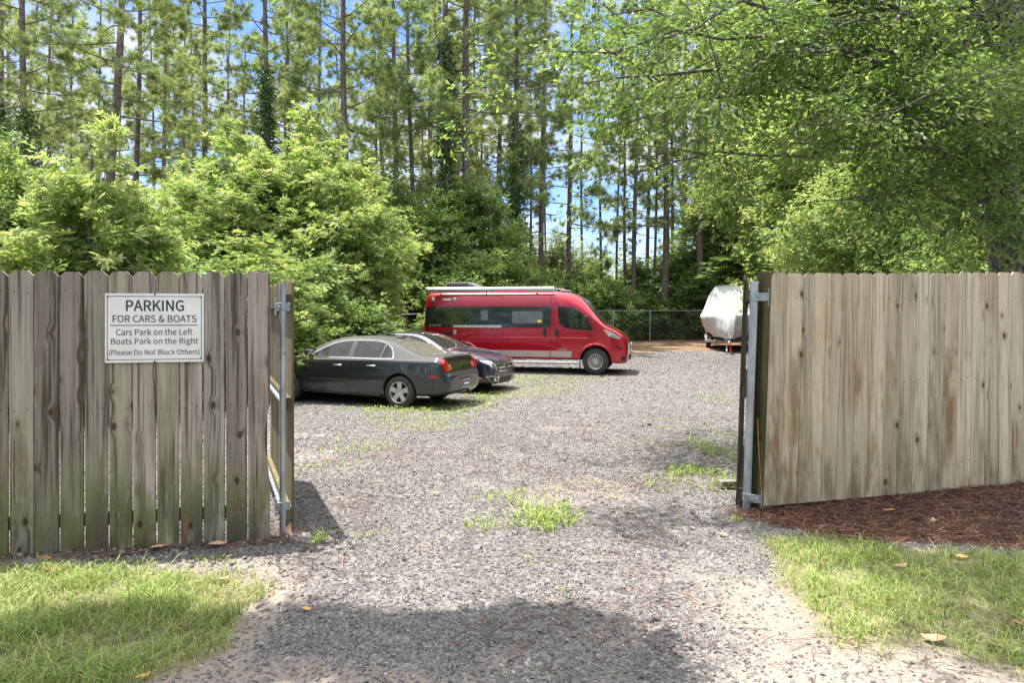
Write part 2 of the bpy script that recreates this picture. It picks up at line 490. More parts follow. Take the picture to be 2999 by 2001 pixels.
# ------------------------------------------------------------------ ground sheet
def make_ground():
    xs = np.concatenate([-np.geomspace(200, 13, 30), np.arange(-12.6, 12.61, .14), np.geomspace(13, 200, 30)])
    ys = np.concatenate([-np.geomspace(60, 3.2, 12), np.arange(-3, 26, .14), np.geomspace(26.2, 260, 60)])
    X, Y = np.meshgrid(xs, ys)
    x, y = X.ravel(), Y.ravel()
    z = gz(x, y) + .018 * (fnoise(x, y, .8, 8) - .5) + .008 * (fnoise(x, y, 3.1, 9) - .5)
    lit = lot_edge(x, y)
    z = z + lit * .05
    nx, ny = len(xs), len(ys)
    i = np.arange((ny - 1) * (nx - 1)); r, c = i // (nx - 1), i % (nx - 1)
    a = r * nx + c
    F = np.stack([a, a + 1, a + nx + 1, a + nx], 1)
    lawn = np.clip(lawn_mask(x, y), 0, 1)
    tuf = tuft_mask(x, y)
    m, nt, out = nodes('gravel_ground'); g = NT(nt)
    v = g.coord('Object')
    v1 = g.n('ShaderNodeTexVoronoi'); v1.inputs['Scale'].default_value = 42; g.l(v, v1.inputs['Vector'])
    v2 = g.n('ShaderNodeTexVoronoi'); v2.inputs['Scale'].default_value = 95; g.l(v, v2.inputs['Vector'])
    c1 = g.n('ShaderNodeSeparateColor'); g.l(v1.outputs['Color'], c1.inputs[0])
    c2 = g.n('ShaderNodeSeparateColor'); g.l(v2.outputs['Color'], c2.inputs[0])
    st = [(0, (.045, .043, .045)), (.35, (.10, .096, .102)), (.62, (.155, .148, .153)), (.85, (.21, .195, .18)), (1, (.33, .305, .275))]
    big = g.ramp(c1.outputs[0], st); small = g.ramp(c2.outputs[0], st)
    nz = g.noise(v, 1.1, 5, .6); nf = g.noise(v, 7, 5, .65)
    grav = g.mix(.5, big, small)
    grav = g.mix(g.math('MULTIPLY', g.rng(nf, .45, .7), .3), grav, (.215, .185, .155))
    mott = g.noise(v, 2.6, 6, .75)
    grav = g.mix(1.0, grav, g.ramp(mott, [(.3, (.62, .61, .62)), (.5, (1, 1, 1)), (.7, (1.25, 1.2, 1.14))]), 'MULTIPLY')
    sand = g.mix(nf, (.195, .165, .138), (.285, .247, .212))
    sand = g.mix(g.math('MULTIPLY', g.math('GREATER_THAN', c1.outputs[1], .72), .55), sand, grav)
    col = g.mix(g.rng(g.math('ADD', g.attr('sand'), g.math('MULTIPLY', g.math('SUBTRACT', nf, .5), .5)), .3, .7), grav, sand)
    soil = g.mix(nf, (.12, .105, .05), (.25, .22, .13))
    col = g.mix(g.rng(g.attr('lawn'), .05, .6, 0, .92), col, soil)
    litn = g.noise(g.vmul(v, (1, 1, 1)), 14, 6, .7)
    lit_c = g.ramp(litn, [(.3, (.07, .042, .028)), (.5, (.19, .12, .075)), (.7, (.34, .24, .16))])
    leaf_sp = g.noise(v, .55, 4, .6)
    lit_c = g.mix(g.rng(leaf_sp, .5, .7, 0, .7), lit_c, (.075, .085, .03))
    col = g.mix(g.rng(g.math('ADD', g.attr('litter'), g.math('MULTIPLY', g.math('SUBTRACT', nf, .5), .6)), .3, .7), col, lit_c)
    mul = g.ramp(g.noise(v, 60, 5, .7), [(.3, (.028, .014, .012)), (.55, (.085, .043, .036)), (.75, (.17, .10, .08))])
    col = g.mix(g.attr('mulch'), col, mul)
    h = g.math('ADD', g.math('MULTIPLY', g.math('SUBTRACT', 1.0, v1.outputs['Distance']), 1.0), g.math('MULTIPLY', g.math('SUBTRACT', 1.0, v2.outputs['Distance']), .5))
    p = g.pbr(col, .93, 0, g.bump(h, .8, .012), 0, .2)
    g.l(p.outputs[0], out.inputs[0])
    o = mk('ground', np.stack([x, y, z], 1), [F], m, None, {
        'sand': ('POINT', sand_mask(x, y)), 'lawn': ('POINT', np.maximum(lawn, .3 * tuf)), 'litter': ('POINT', lit), 'mulch': ('POINT', mulch_mask(x, y))}, smooth=True)
    tag(o, kind='structure')
make_ground()

def surf_z(x, y):
    return gz(x, y) + .018 * (fnoise(x, y, .8, 8) - .5) + .008 * (fnoise(x, y, 3.1, 9) - .5) + .05 * lot_edge(x, y)

# ------------------------------------------------------------------ loose crushed stones
def make_stones():
    N = 480000
    y = 2.2 + (rng.random(N) ** 1.5) * 31
    x = (rng.random(N) * 2 - 1) * (.86 * y + .3)
    keep = np.ones(N, bool)
    lit = lot_edge(x, y); lawn = lawn_mask(x, y); sand = sand_mask(x, y); mul = mulch_mask(x, y)
    pr = (1 - lit) * (1 - .93 * sstep(.05, .5, lawn)) * (1 - .80 * sand) * (1 - .88 * mul)
    pr *= .75 + .4 * fnoise(x, y, 1.3, 7)
    keep = rng.random(N) < pr
    x, y, sand = x[keep], y[keep], sand[keep]
    n = len(x)
    s = (.0038 + .0090 * rng.random(n) ** 2.8) * np.interp(y, [2, 6, 12, 22, 30], [.85, .95, 1.25, 1.7, 2.0])
    # a band of bigger lumps along the foot of the left fence
    bd = np.abs(poly_sd(x, y, [(-6, 3.75), (-3, 3.95), (-1.5, 4.3), (-1.2, 4.55), (-6, 4.5)]))
    s *= 1 + .9 * (bd < .22) * (x < -1.0) * rng.random(n)
    s *= 1 + 1.3 * (rng.random(n) < .004)
    base = np.array([(-1, -1, -1), (1, -1, -1), (1, 1, -1), (-1, 1, -1), (-1, -1, 1), (1, -1, 1), (1, 1, 1), (-1, 1, 1)], float)
    V = base[None] * (1 + rng.uniform(-.50, .25, (n, 8, 3))) * np.where(np.arange(8) > 3, .78, 1.0)[None, :, None]
    V *= np.stack([rng.uniform(.8, 1.45, n), rng.uniform(.7, 1.15, n), rng.uniform(.45, .85, n)], 1)[:, None, :]
    # random rotation from quaternions tilted mostly about z
    an = rng.uniform(0, 6.28, n); tx, ty = rng.normal(0, .45, n), rng.normal(0, .45, n)
    ca, sa = np.cos(an), np.sin(an)
    X = V[..., 0] * ca[:, None] - V[..., 1] * sa[:, None]; Yv = V[..., 0] * sa[:, None] + V[..., 1] * ca[:, None]; Z = V[..., 2]
    Y2 = Yv * np.cos(tx)[:, None] - Z * np.sin(tx)[:, None]; Z2 = Yv * np.sin(tx)[:, None] + Z * np.cos(tx)[:, None]
    X2 = X * np.cos(ty)[:, None] + Z2 * np.sin(ty)[:, None]; Z3 = -X * np.sin(ty)[:, None] + Z2 * np.cos(ty)[:, None]
    P = np.stack([X2, Y2, Z3], 2) * s[:, None, None]
    P[..., 0] += x[:, None]; P[..., 1] += y[:, None]; P[..., 2] += (surf_z(x, y) + s * .22)[:, None]
    q = np.array([(0, 3, 2, 1), (4, 5, 6, 7), (0, 1, 5, 4), (1, 2, 6, 5), (2, 3, 7, 6), (3, 0, 4, 7)])
    F = (np.arange(n)[:, None, None] * 8 + q[None]).reshape(-1, 4)
    tone = np.clip(rng.beta(2.0, 2.4, n) + .25 * (sand > .4) * rng.random(n), 0, 1)
    m, nt, out = nodes('crushed_stone'); g = NT(nt)
    col = g.ramp(g.attr('tone'), [(0, (.10, .095, .096)), (.30, (.160, .150, .150)), (.55, (.212, .198, .194)), (.75, (.258, .238, .228)), (.90, (.32, .275, .235)), (1, (.50, .46, .42))])
    nf = g.noise(g.coord('Object'), 130, 4, .6)
    col = g.mix(.45, col, g.mix(nf, (.10, .10, .115), (.42, .40, .39)), 'SOFT_LIGHT')
    p = g.pbr(col, .9, 0, g.bump(nf, .3, .003), 0, .25)
    g.l(p.outputs[0], out.inputs[0])
    o = mk('gravel', P.reshape(-1, 3), [F], m, None, {'tone': ('POINT', np.repeat(tone, 8))}, smooth=False)
    tag(o, 'loose grey crushed stone spread over the parking lot', 'gravel', kind='stuff')
make_stones()

# ------------------------------------------------------------------ grass
def blades(x, y, h, w, lean, name, m, label, cat, curl=1.0):
    n = len(x)
    an = rng.uniform(0, 6.28, n); ln = np.abs(rng.normal(0, lean, n)) + .08
    dx, dy = np.cos(an), np.sin(an)
    fx = -dy + rng.normal(0, .3, n); fy = dx + rng.normal(0, .3, n)
    fl = np.hypot(fx, fy); fx /= fl; fy /= fl
    z = surf_z(x, y) - .004
    b = np.stack([x, y, z], 1)
    d = np.stack([dx, dy, np.zeros(n)], 1); f = np.stack([fx, fy, np.zeros(n)], 1) * (w / 2)[:, None]
    up = np.array([0, 0, 1.0])
    mid = b + d * (ln * h * .35)[:, None] + up * (h * .55)[:, None]
    hi = b + d * (ln * h * (.75 + .25 * curl))[:, None] + up * (h * .86)[:, None]
    tip = b + d * (ln * h * (1.1 + .6 * curl))[:, None] + up * (h * (1.0 - .25 * ln * curl))[:, None]
    V = np.stack([b - f, b + f, mid - f * .95, mid + f * .95, hi - f * .6, hi + f * .6, tip], 1).reshape(-1, 3)
    o = np.arange(n)[:, None] * 7
    Q = np.concatenate([o + np.array([[0, 1, 3, 2]]), o + np.array([[2, 3, 5, 4]])])
    T = o + np.array([[4, 5, 6]])
    ob = mk(name, V, [Q, T], m, None, {'rnd': ('POINT', np.repeat(rng.random(n), 7))})
    tag(ob, label, cat, kind='stuff')

M_GRASS = leaf_mat('grass_blade', [(.13, .19, .05), (.20, .28, .07), (.27, .36, .10), (.33, .41, .13), (.42, .42, .20)], trans=.35)
M_WEED = leaf_mat('weed_blade', [(.15, .23, .045), (.23, .33, .07), (.31, .41, .10), (.40, .45, .16)], trans=.4)

def make_grass():
    N = 170000
    x = np.concatenate([rng.uniform(-5.2, -1.0, N // 2), rng.uniform(1.2, 6.5, N // 2)])
    y = rng.uniform(2.2, 4.95, N)
    x = x + rng.normal(0, .02, N)
    m = lawn_mask(x, y); cl = fnoise(x, y, 5.5, 10)
    dens = np.where(x > 0, .85, .95)
    k = rng.random(N) < dens * sstep(.12, .8, m) * (.35 + .9 * cl)
    k &= mulch_mask(x, y) < .5
    x, y, cl = x[k], y[k], cl[k]
    h = (.028 + .05 * rng.random(len(x)) ** 1.5) * (.6 + .8 * cl)
    h *= np.where(rng.random(len(x)) < .03, 1.6, 1)
    blades(x, y, h, .0030 + .0026 * rng.random(len(x)), .75, 'grass', M_GRASS, 'short patchy lawn grass in front of the two wooden fences', 'grass')
    xs, ys, hs = [], [], []
    for (cx, cy_, rx, ry, de, hh) in TUFTS:
        n = int(min(2600, 900 * rx * ry * 3.14 * de * (2.4 if cy_ < 7 else .33) + 40) * (.75 if cy_ < 7 else 1))
        a = rng.uniform(0, 6.28, n); r = np.sqrt(rng.random(n)) * 1.12
        px, py = cx + rx * r * np.cos(a), cy_ + ry * r * np.sin(a)
        kk = rng.random(n) < sstep(.25, .62, fnoise(px, py, 4.2, 11)) * (1.15 - .6 * r)
        xs.append(px[kk]); ys.append(py[kk]); hs.append(hh * (.35 + .75 * rng.random(kk.sum())) * 1.05)
    x = np.concatenate(xs); y = np.concatenate(ys); h = np.concatenate(hs) * .66
    blades(x, y, h, (.0055 + .004 * rng.random(len(x))) * np.interp(y, [3, 10, 18], [1, 1.7, 2.3]), .8, 'weeds', M_WEED, 'bright green weed tufts growing up through the gravel', 'weeds', 1.3)
make_grass()

# ------------------------------------------------------------------ pine straw
def make_straw():
    M = leaf_mat('pine_straw_needle', [(.035, .016, .013), (.085, .038, .028), (.15, .075, .05), (.27, .16, .11)], trans=.05, rough=.7, gloss=.2)
    N = 62000
    x = np.concatenate([rng.uniform(1.4, 7.0, N * 4 // 5), rng.uniform(-5.5, -1.3, N // 5)])
    y = np.concatenate([rng.uniform(4.0, 6.8, N * 4 // 5), rng.uniform(4.0, 4.95, N // 5)])
    k = rng.random(N) < mulch_mask(x, y) * np.where(x < 0, .35, .8)
    # thin scatter on the gravel near the gates
    x2 = rng.uniform(-2.6, 2.6, 9000); y2 = rng.uniform(2.4, 11, 9000)
    k2 = rng.random(9000) < sstep(.42, .85, fnoise(x2, y2, 1.4, 12)) * .8
    x = np.concatenate([x[k], x2[k2]]); y = np.concatenate([y[k], y2[k2]])
    n = len(x)
    L = rng.uniform(.07, .17, n); an = rng.normal(0.25, .9, n)
    d = np.stack([np.cos(an), np.sin(an), rng.normal(.03, .12, n)], 1)
    s = np.stack([-np.sin(an), np.cos(an), rng.normal(0, .3, n)], 1) * (rng.uniform(.0012, .0022, n))[:, None]
    lift = np.abs(rng.normal(0, .012, n)) + .006
    b = np.stack([x, y, surf_z(x, y) + lift], 1)
    bend = np.stack([-np.sin(an), np.cos(an), np.full(n, .25)], 1) * (L * rng.normal(0, .10, n))[:, None]
    a0 = b - d * (L / 2)[:, None]; a1 = b + bend; a2 = b + d * (L / 2)[:, None]
    V = np.stack([a0 - s, a0 + s, a1 - s, a1 + s, a2 - s, a2 + s], 1).reshape(-1, 3)
    V[:, 2] = np.maximum(V[:, 2], np.repeat(surf_z(x, y), 6) + .002)
    o = np.arange(n)[:, None] * 6
    Q = np.concatenate([o + np.array([[0, 1, 3, 2]]), o + np.array([[2, 3, 5, 4]])])
    ob = mk('pine_straw', V, [Q], M, None, {'rnd': ('POINT', np.repeat(rng.random(n), 6))})
    tag(ob, 'reddish brown pine straw strewn at the foot of the wooden fences', 'pine straw', kind='stuff')
make_straw()

# ------------------------------------------------------------------ wooden fences, gates and sign
M_WOOD_L = wood_mat('weathered_grey_pickets', (.50, .45, .40), (.115, .098, .082), (.15, .105, .055), .6, algae=1.0, red=.9, contrast=.95, worn=.45)
M_WOOD_R = wood_mat('tan_pickets', (.64, .56, .455), (.36, .295, .215), (.24, .15, .07), .85, algae=.25, red=0, contrast=1.0, worn=.2, lo=.74, tints=[(0, (1, .95, .88)), (.5, (1, .99, .97)), (1, (1, .93, .84))])
M_WOOD_POST = wood_mat('mossy_post_wood', (.15, .125, .065), (.05, .042, .022), (.05, .04, .03), .5, algae=.5, red=0)
M_WOOD_GATE = wood_mat('yellowish_gate_wood', (.19, .152, .085), (.09, .07, .037), (.07, .05, .025), .4, algae=.3, red=0)
M_WOOD_DARK = wood_mat('dark_gate_wood', (.11, .08, .062), (.045, .03, .024), (.03, .02, .015), .5)
M_GALV = pmat('galvanised_steel', (.36, .39, .43), (.52, .55, .58), .42, .75, 18, (1, 1, .3), .05)
M_BRKT = pmat('zinc_bracket', (.27, .31, .36), (.45, .48, .52), .5, .7, 25, (1, 1, 1), .1)
M_NAIL = pmat('rusty_nail', (.05, .035, .03), (.10, .06, .04), .7, .5)

def solve_s(u, O, d):
    """distance along a fence line O + s d where image column u meets it"""
    k = (u - 1500) / FPX
    return (k * O[1] - O[0]) / (d[0] - k * d[1])

def picket(b, x0, x1, xb0, xb1, zt, zb, pid, ear=.028, th=.017, y=0, edge=None):
    """one dog-eared board, top edge x0..x1, bottom edge xb0..xb1"""
    e = min(ear, (x1 - x0) * .3)
    j = random.uniform(-.004, .004)
    poly = [(xb0, zb + j), (xb1, zb - j), ]
    if edge:
        poly += edge
    poly += [(x1, zt - e * 1.1), (x1 - e, zt), (x0 + e, zt), (x0, zt - e * 1.1)]
    b.prism(poly, y - th / 2, y + th / 2, 'Y', pid)

def nail_rows(b, xs, zs, y):
    for (xa, xb_) in xs:
        for z in zs:
            for t in (.27, .73):
                b.lathe([(0, -.0015), (.0035, -.0015), (.0035, .002)], (xa + (xb_ - xa) * t + random.uniform(-.008, .008), y, z + random.uniform(-.012, .012)), 'Y', 6)

random.seed(3)
# left fence
E = Vector((-1.635, 4.63)); dL = Vector((.9805, .1965))
LEN_L = 3.9
S0 = E - dL * LEN_L
fl = empty('picket_fence', (S0.x, S0.y, 0), math.atan2(dL.y, dL.x))
tag(fl, 'weathered grey dog-eared wooden fence carrying the white parking sign', 'fence', 'wooden fences beside the gateway')
edges = [47, 183, 318, 450, 580, 708, 835, 960, 1083, 1203, 1322, 1445]
sl = [solve_s(p * .5485, S0, dL) for p in edges]
while sl[0] > .15: sl.insert(0, sl[0] - .142)
b = B(); nb = B(); spans = []
for i in range(len(sl) - 1):
    t = (sl[i] / LEN_L)
    gap_t, gap_b = .003, random.uniform(.006, .012)
    zt = 1.785 + .03 * t + random.uniform(-.006, .006); zb = .012 - .012 * t
    last = i == len(sl) - 2
    edge = None
    if last:
        x1 = sl[i + 1]
        edge = [(x1 - .004, .10), (x1 - .004, .36), (x1 - .018, .50), (x1 - .034, .62), (x1 - .036, .74), (x1 - .022, .84), (x1 - .004, .92), (x1 - .002, 1.4)]
    picket(b, sl[i] + gap_t, sl[i + 1] - gap_t, sl[i] + gap_b, sl[i + 1] - .002, zt, zb, random.random(), ear=.030 if not last else .012, edge=edge, y=random.uniform(-.002, .002))
    spans.append((sl[i], sl[i + 1]))
k = len(b.F); nail_rows(b, spans, (1.67, .92, .22), -.010)
b.build('picket_panel', M_WOOD_L, fl, attr=True, split=(k, M_NAIL))
for z in (1.66, .92, .20):
    B().box((LEN_L / 2 - .05, .032, z), (LEN_L - .25, .042, .088), pid=random.random()).build('rail', M_WOOD_POST, fl, attr=True)
for s in (.45, LEN_L - .09):
    B().box((s, .10, .86), (.09, .09, 1.72), pid=random.random()).build('post', M_WOOD_POST, fl, attr=True, bevel=.004)

# right fence
O_R = Vector((2.045, 5.38)); dR = Vector((.9745, .2245))
fr = empty('picket_fence', (O_R.x, O_R.y, 0), math.atan2(dR.y, dR.x))
tag(fr, 'tan wooden fence with brown streaks standing above the pine straw', 'fence', 'wooden fences beside the gateway')
tp = [103, 190, 274, 328, 398, 480, 560, 636, 712, 790, 866, 940, 1014, 1085, 1153, 1220, 1285, 1355, 1420]
bt = [60, 150, 235, 290, 360, 437, 518, 597, 676, 756, 834, 910, 987, 1065, 1140, 1213, 1285, 1355, 1420]
st = [solve_s(2200 + p * .561, O_R, dR) for p in tp]; sb = [solve_s(2200 + p * .561, O_R, dR) for p in bt]
for _ in range(9):
    st.append(st[-1] + .143); sb.append(st[-1])
b = B(); nb = B(); spans = []
for i in range(len(st) - 1):
    t = st[i] / 2.5
    zt = 1.852 + .042 * t + random.uniform(-.006, .006); zb = .022 + .042 * t
    picket(b, st[i] + .002, st[i + 1] - .002, sb[i] + .002, sb[i + 1] - .002, zt, zb, random.random(), ear=.024, y=random.uniform(-.002, .002))
    m0, m1 = (st[i] + sb[i]) / 2, (st[i + 1] + sb[i + 1]) / 2
    spans.append((m0, m1))
k = len(b.F); nail_rows(b, spans, (1.66, .98, .28), -.010)
b.build('picket_panel', M_WOOD_R, fr, attr=True, split=(k, M_NAIL))
for z in (1.68, .95, .22):
    B().box((st[-1] / 2 - .03, .032, z), (st[-1] + .02, .042, .088), pid=random.random()).build('rail', M_WOOD_POST, fr, attr=True)
po = B()
po.box((0, 0, .93), (.108, .108, 1.87), pid=.37)
pm = po.build('post', M_WOOD_POST, fr, attr=True, bevel=.005)
pm.location = (-.072, .045, 0); pm.rotation_euler = (0, R(1.9), 0)
pm['label'] = 'green stained square corner post'
pm2 = B().box((0, 0, .93), (.1, .1, 1.8), pid=.6).build('post', M_WOOD_POST, fr, attr=True, bevel=.005)
pm2.location = (2.45, .11, 0)

# parking sign on the left fence (lettered in the sans-serif face that ships with Blender)
FONT = None
try:
    FONT = bpy.data.fonts.load(os.path.join(bpy.utils.system_resource('DATAFILES'), 'fonts', 'Noto Sans CJK Regular.woff2'))
except Exception:
    FONT = None
def text_mesh(body, size, align='CENTER', ext=.0006, spacing=1.0, bold=0.0):
    cu = bpy.data.curves.new('lettering', 'FONT'); cu.body = body; cu.size = size; cu.align_x = align; cu.extrude = ext
    cu.space_character = spacing; cu.offset = bold
    if FONT: cu.font = FONT
    o = bpy.data.objects.new('lettering', cu); COL.objects.link(o)
    bpy.context.view_layer.update()
    me = bpy.data.meshes.new_from_object(o.evaluated_get(bpy.context.evaluated_depsgraph_get()))
    bpy.data.objects.remove(o); bpy.data.curves.remove(cu)
    return me

def fit_text(bm, body, x0, x1, zbase, cap, y, bold=0.0):
    """write body between x0 and x1 with capital height cap on the plane y (local XZ) into bmesh"""
    me = text_mesh(body, 1.0, 'LEFT', .002, bold=bold)
    co = np.zeros(len(me.vertices) * 3, np.float32); me.vertices.foreach_get('co', co); co = co.reshape(-1, 3)
    ref = text_mesh('H', 1.0, 'LEFT', 0)
    rc = np.zeros(len(ref.vertices) * 3, np.float32); ref.vertices.foreach_get('co', rc); rc = rc.reshape(-1, 3)
    sz = cap / (rc[:, 1].max() - rc[:, 1].min()); sxx = (x1 - x0) / (co[:, 0].max() - co[:, 0].min())
    X = x0 + (co[:, 0] - co[:, 0].min()) * sxx; Z = zbase + co[:, 1] * sz; Y = y - (co[:, 2] > 0) * .0012
    vs = [bm.verts.new((float(a), float(c), float(d))) for a, c, d in zip(X, Y, Z)]
    for p in me.polygons:
        try: bm.faces.new([vs[i] for i in p.vertices])
        except ValueError: pass

def sign_x(px):   # region-6 column -> fence coordinate
    return solve_s(px * .5485, S0, dL)
sx0, sx1 = sign_x(567), sign_x(1093)
sgn = empty('parking_sign', (S0.x, S0.y, 0), math.atan2(dL.y, dL.x))
tag(sgn, 'white rectangular parking sign with dark lettering screwed to the left fence', 'sign')
def sz_at(px, py):   # height on the fence plane of a region-6 pixel
    s = sign_x(px); Y = S0.y + dL.y * s
    return CAM_H - (780 + py * .5485 - HORIZON) / FPX * Y
ZT, ZB = sz_at(830, 146), sz_at(830, 513)
M_SIGN = pmat('painted_sign_white', (.86, .85, .84), (.80, .78, .76), .45, 0, 5)
M_INK = pmat('dark_sign_ink', (.03, .045, .05), (.045, .06, .06), .5)
sgb = B().box(((sx0 + sx1) / 2, -.019, (ZT + ZB) / 2), (sx1 - sx0, .006, ZT - ZB)).build('sign_board', M_SIGN, sgn, bevel=.002)
bm = bmesh.new()
ys = -.0224
fit_text(bm, 'PARKING', sign_x(680), sign_x(988), sz_at(830, 238), sz_at(830, 183) - sz_at(830, 238), ys, .006)
fit_text(bm, 'FOR CARS & BOATS', sign_x(609), sign_x(1055), sz_at(830, 298), sz_at(830, 262) - sz_at(830, 298), ys, .002)
fit_text(bm, 'Cars Park on the Left', sign_x(628), sign_x(1034), sz_at(830, 367), sz_at(830, 335) - sz_at(830, 367), ys)
fit_text(bm, 'Boats Park on the Right', sign_x(601), sign_x(1063), sz_at(830, 414), sz_at(830, 384) - sz_at(830, 414), ys)
fit_text(bm, '(Please Do Not Block Others)', sign_x(589), sign_x(1071), sz_at(830, 471), sz_at(830, 445) - sz_at(830, 471), ys)
me = bpy.data.meshes.new('lettering'); bm.to_mesh(me); bm.free()
link('lettering', me, M_INK, sgn)
bd = B()
bx0, bx1, bz0, bz1 = sign_x(579), sign_x(1082), sz_at(830, 498), sz_at(830, 160)
for (xa, xb_, za, zb_) in ((bx0, bx1, bz1 - .0035, bz1), (bx0, bx1, bz0, bz0 + .0035), (bx0, bx0 + .0035, bz0 + .0036, bz1 - .0036), (bx1 - .0035, bx1, bz0 + .0036, bz1 - .0036),
                       (sign_x(594), sign_x(1061), sz_at(830, 317), sz_at(830, 313))):
    bd.box(((xa + xb_) / 2, ys - .0002, (za + zb_) / 2), (xb_ - xa, .0012, zb_ - za))
bd.build('border_line', M_INK, sgn)
for (xx, zz) in ((bx0 + .004, bz1 - .004), (bx1 - .004, bz1 - .004), (bx0 + .004, bz0 + .004), (bx1 - .004, bz0 + .004), ((bx0 + bx1) / 2, ZT - .006), ((bx0 + bx1) / 2, ZB + .006)):
    B().lathe([(0, -.003), (.005, -.003), (.006, .001)], (xx, ys - .001, zz), 'Y', 8).build('screw', M_NAIL, sgn)

# gates: boards on one side, rails on the other, turning on a steel pole
def make_gate(loc, d, tilt, length, side, m_board, m_rail, H, label, pole_at, pole_r, pole_top, group):
    """local x runs from the pole end away; side=+1 puts the boards on local +y"""
    g = empty('wooden_gate', (loc[0], loc[1], float(gz(*loc))), 0, (tilt, 0, math.atan2(d[1], d[0])))
    tag(g, label, 'gate', group)
    b = B(); x = 0.0
    while x < length:
        w = .138
        picket(b, x, x + w - .004, x, x + w - .006, H + random.uniform(-.02, .008), .03, random.random(), ear=.026, y=side * .012)
        x += w
    b.build('picket_panel', m_board, g, attr=True)
    for z in (H - .17, H * .5, .13):
        B().box((length / 2 - .02, -side * .018, z), (length, .036, .088), pid=random.random()).build('rail', m_rail, g, attr=True)
        # galvanised tube frame behind the rails
    B().tube([(.1, -side * .052, H * .5 + .005), (length * .95, -side * .052, H * .5 + .005)], .016, 10).build('frame_tube', M_GALV, g, smooth=True)
    B().tube([(.1, -side * .052, .13), (length * .95, -side * .052, .13)], .016, 10).build('frame_tube', M_GALV, g, smooth=True)
    px, py = pole_at
    B().tube([(px, py, .0), (px, py, pole_top)], pole_r, 20).build('pivot_pole', M_GALV, g, smooth=True, sharp=50)
    return g

dg = Vector((-.402, .9156)).normalized()
gl = make_gate((-1.565, 4.84), dg, 0, 1.9, -1, M_WOOD_GATE, M_WOOD_GATE, 1.80,
               'yellowish wooden gate swung open behind the fence with the sign', (-.075, .045 + .02), .0215, 1.745, 'open wooden gates')
# brackets of the left gate: plate on the pole, plate at the post
for z in (1.585, .20):
    k = B().box((-.085, .064, z), (.008, .098, .056))
    k.box((-.077, .112, z), (.07, .006, .115))
    for yy in (.045, .085): k.lathe([(0, -.006), (.006, -.006), (.007, 0)], (-.089, yy, z), 'X', 8)
    k.tube([(-.075, .065, z - .028), (-.075, .065, z + .028)], .0255, 16)
    k.build('hinge_bracket', M_BRKT, gl, bevel=.001)
for z in (1.27, 1.0):
    B().tube([(-.075, .065, z - .016), (-.075, .065, z + .016)], .0245, 16).build('strap', M_BRKT, gl, smooth=True, sharp=50)
B().tube([(-.06, .10, 1.5), (-.03, .118, 1.3), (-.01, .125, 1.12)], .004, 6).build('cable', M_GALV, gl)

dg2 = Vector((.338, .941)).normalized()
gr = make_gate((1.785, 5.39), dg2, R(1.9), 1.85, 1, M_WOOD_DARK, M_WOOD_POST, 1.86,
               'dark wooden gate seen edge-on beside the tan fence', (-.05, -.062), .030, 1.79, 'open wooden gates')
for z in (1.68, .12):
    k = B().box((-.086, -.105, z), (.008, .12, .062))
    k.box((-.075, -.168, z + .0), (.05, .006, .135))
    for yy in (-.10, -.135): k.lathe([(0, -.006), (.006, -.006), (.007, 0)], (-.090, yy, z), 'X', 8)
    k.tube([(-.05, -.062, z - .031), (-.05, -.062, z + .031)], .0345, 16)
    k.build('hinge_bracket', M_BRKT, gr, bevel=.001)
B().tube([(-.05, -.062, 1.785), (-.05, -.062, 1.80)], .033, 16).build('pole_cap', M_GALV, gr)
M_TWINE = pmat('orange_twine', (.45, .20, .06), (.30, .14, .05), .8)
tw = B().tube([(1.905, 5.30, .72), (1.912, 5.285, .42), (1.925, 5.27, .16), (1.93, 5.27, .02)], .0035, 6).build('twine', M_TWINE)
tag(tw, 'thin orange twine hanging between the steel pole and the corner post', 'twine')
M_TIMBER = wood_mat('grey_timber', (.36, .34, .31), (.17, .16, .15), (.2, .17, .13), .3)
tx, ty = pix(2130, 1432)
lg = B().box((0, 0, .04), (.15, .08, .05), (0, .05, .1), .3).build('timber_block', M_TIMBER, None, bevel=.006, attr=True)
lg.location = (tx, ty, float(gz(tx, ty)) + .01); lg.rotation_euler = (0, 0, .2)
tag(lg, 'short grey timber block lying by the edge-on dark gate', 'timber')

# fallen leaves, each its own
def fallen_leaf(u, v, L, tone, rz, curl, label):
    x, y = pix(u, v)
    n = 7; V = []; F = []
    for i in range(n):
        t = i / (n - 1)
        w = L * .27 * math.sin(math.pi * min(1, t * .92 + .06)) ** .8
        cz = curl * L * (t - .5) ** 2
        for s_, k in ((-1, 0), (0, 0), (1, 0)):
            V.append(((t - .5) * L, s_ * w, cz + abs(s_) * w * .35 * (1 + .5 * math.sin(5 * t))))
    for i in range(n - 1):
        for j in range(2):
            a = i * 3 + j; F.append((a, a + 1, a + 4, a + 3))
    o = B().add(V, F).build('fallen_leaf', tone, None, smooth=True, sharp=80)
    o.location = (x, y, float(surf_z(x, y)) + .016); o.rotation_euler = (random.uniform(-.2, .2), random.uniform(-.2, .2), rz)
    tag(o, label, 'leaf', 'dry leaves fallen on the ground')
    return o
LT = [pmat('dry_leaf_tan', (.42, .24, .13), (.55, .36, .22), .7, 0, 30), pmat('dry_leaf_brown', (.24, .12, .06), (.36, .19, .10), .7, 0, 30), pmat('dry_leaf_orange', (.55, .26, .06), (.62, .36, .12), .65, 0, 30)]
lf = fallen_leaf(842, 1584, .11, LT[0], 1.9, 1.2, 'large curled tan leaf at the foot of the left gate pole'); lf.rotation_euler = (.9, -.7, 1.9); lf.location.z += .045
